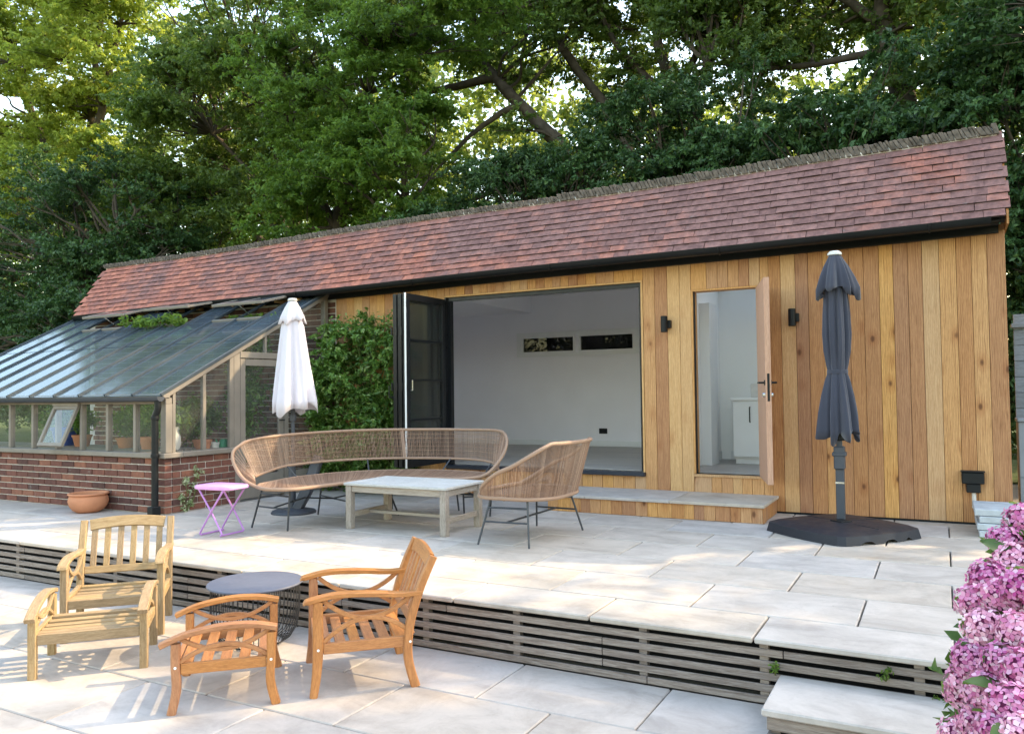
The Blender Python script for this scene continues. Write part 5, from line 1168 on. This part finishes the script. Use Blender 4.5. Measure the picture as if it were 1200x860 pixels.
tree('oak with a dark forked trunk above the right half of the roof', (-.6, 14.9, 0),
     [([(-.35, 14.9, -.3), (-.4, 14.9, 3.4), (-.45, 14.9, 6.0), (-.75, 14.9, 7.5)], .26, .17), ([(-.75, 14.9, 7.5), (-.7, 14.8, 8.2), (-.6, 14.8, 8.9)], .15, .07), ([(-.72, 14.9, 7.4), (-1.4, 14.8, 8.1), (-2.3, 14.7, 8.9)], .11, .04), ([(-.5, 14.9, 6.3), (.4, 14.6, 6.5), (1.6, 14.3, 7.1)], .10, .04), ([(-.6, 14.9, 7.0), (-2.2, 14.6, 6.9), (-3.6, 14.4, 7.2)], .08, .03), ([(-.5, 14.9, 6.6), (-1.2, 14.7, 6.0), (-1.6, 14.5, 5.6)], .06, .02)],
     [(-1.8, 15.0, 8.5, 2.7, 1.7, 1.0, 1), (.8, 14.8, 7.8, 2.0, 1.6, 1.0, .9), (-3.2, 14.8, 7.7, 1.8, 1.4, 1.1, .7), (1.2, 14.4, 6.4, 1.5, 1.2, 1.2, .8)], 'leaf_oak', 760, .095, 108, 112, (.42, .75), gap=.08)
tree('shaggy bright oak bough group over the far right of the roof', (3.2, 13.6, 0),
     [([(3.2, 13.6, -.3), (3.0, 13.5, 3.5), (2.4, 13.3, 6)], .24, .14), ([(2.4, 13.3, 6), (1.4, 13.1, 7), (.6, 13, 7.4)], .10, .03), ([(2.6, 13.3, 5), (3.2, 13, 7), (3.4, 12.9, 7.0)], .11, .03)],
     [(1.9, 13.2, 6.1, 1.8, 1.4, 1.0, 1), (3.0, 13.2, 5.2, 1.6, 1.3, 1.6, .8), (1.6, 13.0, 4.3, 1.1, 1.0, 1.1, .7)], 'leaf_yew', 900, .10, 109, 62, (.42, .75), droop=.4)
tree('tall wide-crowned tree standing beyond the right side of the garden', (10.5, 14.0, 0),
     [([(10.5, 14, -.3), (10.4, 14, 4), (10.6, 14, 8)], .4, .22), ([(10.6, 14, 8), (8.8, 14, 10), (7.4, 13.8, 11.6)], .18, .05), ([(10.6, 14, 8), (12.4, 14, 10), (13.6, 13.8, 11)], .18, .05), ([(10.5, 14, 7), (9.2, 13.6, 8.3), (7.8, 13.4, 9.2)], .14, .04)],
     [(9.75, 13.8, 11.3, 2.5, 1.8, 1.9, 1), (10.3, 13.8, 9.4, 2.9, 2.0, 1.8, .8), (8.2, 13.8, 7.7, 1.6, 1.2, .8, .5), (12.5, 14, 9.6, 3, 2.4, 3.2, .5), (7.3, 13.8, 8.9, 1.5, 1.2, .9, .5), (6.5, 13.8, 8.3, 1.5, 1.2, .6, .9), (10.6, 13.8, 13.2, 2.6, 2.0, 1.4, .5)], 'leaf_oak', 235, .15, 120, 150, (.50, .9), gap=.05, inner=.15)
tree('slender tree beyond the right gable with a thin airy top', (3.9, 15.6, 0), [([(3.9, 15.6, -.3), (3.8, 15.6, 4.5), (3.7, 15.6, 8.5), (3.6, 15.6, 11.6)], .16, .04)],
     [(3.6, 15.6, 11.6, 2.9, 1.2, 1.5, 1), (1.2, 15.6, 11.2, 1.6, 1.0, .7, .5)], 'leaf_oak', 90, .10, 121, 15, (.35, .6), gap=.05)
# yews and laurels just behind the ridge
for i, (cx, cy, ell, n_, lab, mt, sz, dr) in enumerate([
    (-8.6, 12.9, [(-8.9, 12.9, 3.9, 1.3, .9, 1.0, 1), (-7.9, 12.9, 4.2, 1.2, .9, 1.1, 1)], 46, 'low dark green yew just behind the roof ridge, left of centre', 'leaf_yew', .08, .6),
    (-6.2, 13.0, [(-6.6, 13.0, 4.5, 1.5, .9, 1.3, 1), (-5.4, 13.0, 4.9, 1.3, .9, 1.3, 1), (-6.3, 12.9, 3.6, 1.8, .8, 1.1, .7)], 78, 'rounded deep green yew behind the middle of the ridge', 'leaf_yew', .08, .6),
    (-3.4, 13.1, [(-4.0, 13.0, 5.2, 1.4, .9, 1.4, 1), (-2.8, 13.1, 5.0, 1.4, .9, 1.5, 1), (-3.4, 12.9, 3.9, 1.9, .8, 1.3, .8)], 84, 'tall dark yew behind the ridge right of the pale-leaved sapling', 'leaf_yew', .085, .6),
    (-1.2, 13.0, [(-1.5, 13.0, 4.6, 1.4, .9, 1.3, 1), (-.5, 13.0, 5.0, 1.3, .9, 1.2, 1), (-1.0, 12.9, 3.8, 1.6, .8, 1.0, .8)], 74, 'drooping dark conifer behind the right half of the ridge', 'leaf_yew', .10, 1.2),
    (1.2, 12.9, [(.6, 12.9, 4.6, 1.1, .9, 1.1, 1), (1.5, 12.8, 3.4, 1.0, .8, 1.6, 1), (1.1, 12.8, 1.6, 1.2, .8, 1.6, .8)], 70, 'dark evergreen mass rising behind the right gable end and fence', 'leaf_yew', .09, .9)]):
    tree(lab, (cx, cy, 0), [([(cx, cy, -.3), (cx+.05, cy, 1.8), (cx-.1, cy, 3.2)], .12, .05)], ell, mt, 900, sz, 200+i, n_, (.34, .60), cat='evergreen', name='yew_tree', droop=dr, aspect=.42, flat=.75, gap=.02)
tree('pale-leaved sapling standing just above the ridge in the middle', (-3.95, 12.75, 0), [([(-3.95, 12.75, 0), (-3.95, 12.75, 2.4), (-3.98, 12.75, 4.2)], .03, .012), ([(-3.95, 12.75, 3.4), (-4.25, 12.6, 4.1)], .015, .006)],
     [(-4.0, 12.0, 3.95, .42, .3, .55, 1), (-3.7, 12.0, 4.4, .3, .25, .4, .7)], 'leaf_hyd', 230, .085, 301, 12, (.16, .28), cat='sapling', name='sapling', twig=.012, flat=.9)
# left hedge band under the big trees and the far wood
tree('dense dark laurel bank at the left end behind the greenhouse', (-15.2, 11.6, 0), [([(-15.2, 11.6, -.2), (-15.1, 11.6, 1.5)], .08, .04)],
     [(-15.0, 11.4, 1.8, 1.6, .8, 1.4, 1), (-17.0, 11.6, 2.2, 2.2, .9, 1.9, 1), (-14.2, 11.8, 3.0, 1.0, .7, .9, .8)], 'leaf_yew', 820, .085, 302, 80, (.35, .6), cat='laurel hedge', name='laurel')
g = np.random.default_rng(5); C = []; R_ = []
for i in range(640):
    x = g.uniform(-54, 9); zt = 11.5+2.0*math.sin(x*.35)+(4 if x < -18 else 0); z = g.uniform(.3, 1)**.8*zt
    if z > 5.0 and (math.sin(x*.9+1)*math.cos(z*1.1)+.4*math.sin(x*2.7) < -.75): continue
    C.append((x, g.uniform(22, 27), z)); R_.append(g.uniform(.9, 1.7))
o = part('far_wood', leaf_mesh('far_wood', 'leaf_far', C, R_, 260, .24, 77, .55, 0, .4, .5, .8, spray=20), None, None, kind='stuff'); tag(o, 'distant sunlit woodland seen through gaps between the nearer trees', 'woodland')
g = np.random.default_rng(6); C = []; R_ = []
for i in range(260):
    x = g.uniform(-36, 5); C.append((x, g.uniform(17.5, 19), g.uniform(0, 1)**.7*4.6)); R_.append(g.uniform(.7, 1.2))
o = part('undergrowth', leaf_mesh('undergrowth', 'leaf_yew', C, R_, 360, .17, 78, .5, 0, .4, .5, .8), None, None, kind='stuff'); tag(o, 'dark undergrowth filling the space between the tree trunks', 'undergrowth')

# climbing shrub against the cedar wall
rr = random.Random(9); C = []; R_ = []
for i in range(185):
    x = rr.uniform(-7.35, -5.92); zt = 2.16-.18*(x+7.2)-.14*math.sin(x*4); z = rr.uniform(.08, zt); y = 8.36-rr.random()*(.18+.34*math.sin(math.pi*min(1, z/2.2))*(.6+.4*math.sin(x*5+z*3)))
    C.append((x+6.5, y-8.2, z)); R_.append(rr.uniform(.12, .24))
t = thing('climbing_shrub', 'leafy green shrub climbing the cedar wall between the white parasol and folded doors', 'shrub', (-6.5, 8.2, 0))
part('foliage', leaf_mesh('foliage', 'leaf_shrub', C, R_, 150, .068, 31, .46, .5, .55, .4, .95, spray=8), None, t)
m = MB()
for i in range(12): m.tube(wig((rr.uniform(-.5,.5), .15, 0), (rr.uniform(-.75,.6), .1, rr.uniform(1.4, 2.1)), 4, .06, rr), .009, 5)
for i in range(9):
    x = rr.uniform(-.75, .5); z = 2.05-.18*(x+.7); m.tube(wig((x, 0, z-.2), (x+rr.uniform(-.15,.15), -.1, z+rr.uniform(.1, .28)), 2, .1, rr), .004, 4)
part('stem', m, 'stem', t, smooth=True)
C = [(rr.uniform(-.75, .5), rr.uniform(-.2, .05), 2.0+rr.uniform(.0, .22)) for _ in range(26)]; part('shoots', leaf_mesh('shoots', 'leaf_shrub', C, [.09]*26, 26, .055, 32, .42, .2, .4, .2, 1.4), None, t, label='loose pale shoots along the top', kind='stuff')

# small vines and weeds
def sprig(label, cat, base, C, R_, mat, per, size, seed, name, group=None):
    t = thing(name, label, cat, base, 0, group); part('foliage', leaf_mesh('foliage', mat, [tuple(V(c)-V(base)) for c in C], R_, per, size, seed, .5, .2, .5, .3, .8), None, t)
    m = MB(); r_ = random.Random(seed)
    for c in C[::2]: m.tube(wig((0, 0, 0), V(c)-V(base), 3, .08, r_), .004, 4)
    part('stem', m, 'stem', t); return t
sprig('leafy vine pushing out of the open middle roof vent of the greenhouse', 'vine', (-9.9, 7.75, 2.25), [(-10.4+.1*i+rr.uniform(-.05,.05), 7.62+rr.uniform(-.08,.1), 2.30+rr.uniform(-.02,.07)-.02*i*0) for i in range(12)], [.10]*12, 'leaf_bright', 70, .06, 41, 'vine')
sprig('vine shoots showing in the open right roof vent of the greenhouse', 'vine', (-8.1, 7.9, 2.2), [(-8.5+.11*i, 7.80, 2.30+rr.uniform(-.03,.02)) for i in range(8)], [.07]*8, 'leaf_bright', 40, .05, 42, 'vine')
sprig('variegated ivy creeping up the short brick side wall by the lilac stool', 'ivy', (GX+.03, 6.08, 0), [(GX+.02, 6.05+.10*math.sin(i*1.3)+.012*i, .03+i*.036) for i in range(13)], [.045]*13, 'leaf_var', 26, .035, 43, 'ivy_plant')
for i, (x, z, lab) in enumerate(((-.27, -.10, 'small green weed rooted between the riser slats above the step'), (-.78, -.15, 'small weed at the left edge of the patio step'), (-.05, -.17, 'faint weed low in the slats near the hydrangea'))):
    sprig(lab, 'weed', (x, TY+.02, z-.03), [(x+rr.uniform(-.02,.02), TY-.005, z+rr.uniform(-.02,.04)) for _ in range(5)], [.022]*5, 'leaf_bright', 12, .018, 50+i, 'weed')

# ------------------------------------------------------------------ potted plants in the greenhouse
def pot(root, r0, r1, h, mat, z0=0):
    part('pot', MB().lathe([(.0001, z0), (r0, z0), (lerp(r0, r1, .85), z0+h*.8), (lerp(r0, r1, .85)*1.08, z0+h*.81), (r1*1.08, z0+h), (r1*.95, z0+h), (r1*.9, z0+h*.85), (.0001, z0+h*.85)], 24), mat, root, smooth=35)
def potplant(label, x, y, z, r0, r1, h, mat, C, per, size, lm, seed, name='potted_plant', cat='potted plant'):
    t = thing(name, label, cat, (x, y, z)); pot(t, r0, r1, h, mat)
    if C:
        R_ = [c[3] for c in C]; part('foliage', leaf_mesh('foliage', lm, [c[:3] for c in C], R_, int(per*2), size*1.1, seed, .38, .2, .3, .3, 1), None, t)
        m = MB(); r_ = random.Random(seed)
        for c in C: m.tube(wig((0, 0, h*.8), c[:3], 3, .05, r_), .005, 4)
        part('stem', m, 'stem', t)
    return t
SZ = .666
potplant('large blue pot with a leafy plant behind the left greenhouse panes', -9.78, 6.25, SZ, .105, .15, .23, 'blue_pot', [(.02, 0, .33, .13), (-.1, 0, .38, .10), (.14, .02, .36, .1)], 90, .06, 'leaf_shrub', 61)
potplant('terracotta pot with a bushy plant behind the glass near the downpipe', -8.02, 6.14, SZ, .085, .115, .14, 'terracotta', [(.0, .05, .36, .18), (-.1, .1, .30, .14)], 110, .065, 'leaf_bright', 62)
potplant('small white bowl planter beside the terracotta pot behind the greenhouse glass', -7.98, 6.36, SZ, .07, .10, .22, 'white_pot', [(.0, .05, .36, .14)], 70, .06, 'leaf_bright', 66)
potplant('white pot with grassy leaves in the last front bay beside the downpipe', -7.66, 6.14, SZ, .07, .095, .14, 'white_pot', [(.0, .02, .30, .15), (.06, .05, .36, .12), (-.08, .02, .34, .12)], 130, .10, 'leaf_bright', 63)
potplant('tall leafy tomato plant behind the middle greenhouse panes', -8.65, 6.55, .0, .12, .16, .28, 'terracotta', [(.0, 0, .9, .22), (.1, .05, 1.05, .22), (-.15, 0, 1.0, .20), (.3, .1, .95, .2), (.0, .1, 1.2, .15)], 190, .075, 'leaf_bright', 64)
potplant('second tall leafy plant in the greenhouse bay next to the open window', -8.15, 6.75, .0, .12, .16, .28, 'terracotta', [(.0, 0, .9, .22), (.1, .05, 1.1, .20), (-.15, 0, 1.0, .20), (.25, .1, 1.0, .2)], 190, .075, 'leaf_bright', 65)
potplant('trailing plant with reddish stems behind the leftmost greenhouse panes', -10.35, 6.5, .0, .12, .16, .28, 'terracotta', [(.0, 0, .85, .2), (-.25, .05, .95, .2), (.2, 0, 1.0, .15)], 90, .07, 'leaf_shrub', 67)
potplant('climbing plant rising inside the right end of the greenhouse', -7.95, 7.5, .0, .13, .17, .3, 'terracotta', [(.0, 0, .9, .25), (.1, .05, 1.3, .25), (-.1, .1, 1.6, .25), (.1, .1, 1.9, .2), (-.3, .2, 1.2, .25)], 150, .075, 'leaf_shrub', 68)
potplant('bushy green pot plant behind the glass just left of the open greenhouse window', -9.35, 6.2, SZ, .08, .11, .14, 'terracotta', [(.0, 0, .28, .14), (.1, .05, .34, .12)], 110, .06, 'leaf_bright', 71)
potplant('broad leafy plant behind the glass just right of the open greenhouse window', -8.52, 6.2, SZ, .08, .11, .12, 'terracotta', [(.0, 0, .26, .15), (-.12, .05, .34, .13), (.12, .05, .36, .13)], 130, .065, 'leaf_bright', 72)
tw = thing('white_urn', 'tall white glazed urn behind the greenhouse side glass at the corner', 'urn', (-7.62, 6.12, .666))
part('urn_body', MB().lathe([(.0001, 0), (.07, 0), (.095, .06), (.09, .15), (.065, .21), (.085, .25), (.088, .26), (.0001, .24)], 28), 'white_pot', tw, smooth=60)
potplant('orange terracotta pot behind the greenhouse side glass', -7.60, 6.52, .62, .075, .105, .14, 'terracotta', [(.0, .0, .24, .1)], 60, .05, 'leaf_shrub', 69)
potplant('small white pot between the orange pot and the green watering can', -7.56, 6.66, .62, .045, .055, .10, 'white_pot', None, 0, 0, None, 0, 'small_pot', 'plant pot')
tw = thing('watering_can', 'small green plastic watering can on the shelf inside the greenhouse door side', 'watering can', (-7.56, 6.79, .62))
part('can_body', MB().lathe([(.0001, 0), (.05, 0), (.048, .10), (.03, .13), (.0001, .13)], 20), 'green_plastic', tw, smooth=40); part('spout', MB().tube([(0, -.04, .03), (0, -.09, .10), (0, -.11, .13)], .009, 8), 'green_plastic', tw, smooth=True); part('handle', MB().tube(smooth_path([(0, .03, .12), (0, .07, .11), (0, .05, .03)], 4), .008, 8), 'green_plastic', tw, smooth=True)

# ------------------------------------------------------------------ hydrangea, bottom right
hy = thing('hydrangea', 'hydrangea bush crowded with round pink flower heads in the bottom right corner', 'hydrangea', (.55, 2.75, LZ))
def floret(m, c, nrm, s_, rr):
    nrm = V(nrm).normalized(); a = nrm.orthogonal().normalized(); b = nrm.cross(a); r0 = rr.uniform(0, 6.28)
    for k in range(4):
        t_ = r0+k*math.pi/2; d = a*math.cos(t_)+b*math.sin(t_); e = a*math.cos(t_+math.pi/2)+b*math.sin(t_+math.pi/2)
        w_ = s_*rr.uniform(.42, .56); lft = nrm*s_*rr.uniform(.02, .30)
        m.add([c, c+d*s_*.55+e*w_*.9+lft, c+d*s_*1.05+e*w_*.35+lft*1.4, c+d*s_*1.05-e*w_*.35+lft*1.4, c+d*s_*.55-e*w_*.9+lft], [(0,1,2), (0,2,3), (0,3,4)])
heads = []
for q in range(6):
    rr = random.Random(400+q); m = MB(); n = 78; m.lathe([(.0001, -.052), (.035, -.045), (.055, -.02), (.058, .01), (.046, .038), (.024, .052), (.0001, .056)], 12, mi=1)
    for i in range(n):
        z = 1-1.65*(i+.5)/n; r = math.sqrt(max(0, 1-z*z)); a = i*2.39996; d = V((r*math.cos(a), r*math.sin(a), z)); d2 = (d+V((rr.gauss(0,.14), rr.gauss(0,.14), rr.gauss(0,.14)))).normalized()
        floret(m, d*.070*rr.uniform(.84, 1.14), d2, .0185*rr.uniform(.8, 1.15), rr)
    heads.append(m.mesh('flower_head', ['petal', 'petal_core_shade']))
HP = math.pi
def ray_at(px, py, Y):
    """solve the place that shows at a photo position, at distance Y"""
    d = fw+r2*((px-600)/937.587)-u2*((py-430)/937.587); return V((0,0,1.27))+d*(Y/d.y)
rr = random.Random(88)
hl = [(1196, 612, 3.5, 40), (1186, 660, 3.3, 46), (1160, 640, 3.45, 32) if False else (1192, 690, 3.0, 42), (1152, 678, 3.2, 38), (1168, 700, 3.05, 42), (1138, 706, 3.1, 34), (1190, 742, 2.8, 52), (1148, 738, 2.95, 44), (1136, 775, 2.9, 40), (1170, 778, 2.75, 46), (1196, 790, 2.6, 54), (1128, 800, 2.95, 36), (1150, 812, 2.7, 44), (1178, 828, 2.5, 56), (1140, 848, 2.7, 34), (1122, 812, 3.0, 26), (1165, 862, 2.45, 50), (1198, 862, 2.4, 56), (1134, 764, 3.05, 26), (1215, 700, 3.0, 60), (1225, 770, 2.7, 60), (1230, 640, 3.3, 60), (1120, 868, 2.75, 44), (1148, 884, 2.5, 50), (1240, 840, 2.5, 60), (1260, 720, 3.0, 60), (1172, 636, 3.42, 26)]
for i, (a, b, Y, rp) in enumerate(hl):
    p = ray_at(a+7, b, Y*1.0); dist = (p-V((0,0,1.27))).length; rad = (14.5+rp*.20)/937.587*dist
    o = part('flower_head', heads[i % 6], None, hy); o.location = p-wpos(hy); s_ = rad/.084; o.scale = (s_, s_, s_*rr.uniform(.85, .98)); o.rotation_euler = (rr.uniform(-.5, .2), rr.uniform(-.4, .3), rr.uniform(0, 6))
# stems and broad leaves
m = MB()
for i, (a, b, Y, rp) in enumerate(hl):
    p = ray_at(a+7, b, Y)-wpos(hy); m.tube(wig((rr.uniform(-.1, .35), rr.uniform(-.15, .15), 0), p-V((0,0,.03)), 3, .06, rr), .005, 5)
part('stem', m, 'stem', hy, smooth=True)
def big_leaf(seed):
    r_ = random.Random(seed); m = MB(); n = 7; vs = []
    for i in range(n+1):
        t_ = i/n; w_ = .036*math.sin(math.pi*min(1, t_*.96+.03))**.75; z = .022*math.sin(t_*2.6)-.018*t_*t_
        vs += [(-w_, t_*.13, z+.008), (0, t_*.13, z), (w_, t_*.13, z+.008)]
    fs = []
    for i in range(n):
        for j in range(2): a = i*3+j; fs.append((a, a+1, a+4, a+3))
    m.add(vs, fs); return m.mesh('leaf', 'leaf_hyd', smooth=60)
bl = [big_leaf(s_) for s_ in range(3)]
for i in range(230):
    a, b, Y, rp = rr.choice(hl); p = ray_at(a+rr.uniform(-32, 45), b+rr.uniform(-10, 50), Y+rr.uniform(.0, .16))-wpos(hy)
    if p.x < -.40: continue
    o = part('leaf', bl[i % 3], None, hy); o.location = p; s_ = rr.uniform(.7, 1.15); o.scale = (s_, s_, s_); o.rotation_euler = (rr.uniform(-.6, .7), rr.uniform(-.5, .5), rr.uniform(0, 6.28))
C = []
for _ in range(110):
    a, b, Y, rp = rr.choice(hl); C.append(tuple(ray_at(a+rr.uniform(0, 60), b+rr.uniform(10, 60), Y+rr.uniform(.15, .35))-wpos(hy)))
part('inner_foliage', leaf_mesh('inner_foliage', 'leaf_hyd', C, [.10]*110, 26, .085, 91, .55, .3, .5, .3, .9), None, hy, kind='stuff')
struct('flower_bed', MB().box(.52, 3.2, 1.9, 3.7, LZ-.02, LZ+.02), 'soil')

# ------------------------------------------------------------------ fence at the right
f = thing('garden_fence', 'grey painted board fence running right from the end of the cedar wall', 'fence', (.7, 9.0, 0))
z = 0
while z < 1.80:
    part('fence_board', MB().box(.62, 6.5, 9.02, 9.045, z+.002, z+.148, .003), 'fence', f, world=True); z += .15
part('cap_rail', MB().box(.60, 6.5, 8.98, 9.07, 1.82, 1.86, .004), 'fence', f, world=True)
for x in (1.9, 3.5, 5.1): part('post', MB().box(x-.05, x+.05, 9.046, 9.14, 0, 1.81), 'fence', f, world=True)
t = thing('grey_bin_store', 'pale grey slab-sided box against the fence at the far right edge', 'storage box', (1.2, 8.85, 0))
part('box_side', MB().box(.615, 1.6, 8.72, 8.97, 0, .93, .004), 'fence_box', t, world=True); part('box_lid', MB().box(.605, 1.62, 8.70, 8.975, .932, .965, .006), 'fence_box', t, world=True); part('box_seam', MB().box(.615, 1.6, 8.714, 8.7195, .42, .432), 'fence', t, world=True)
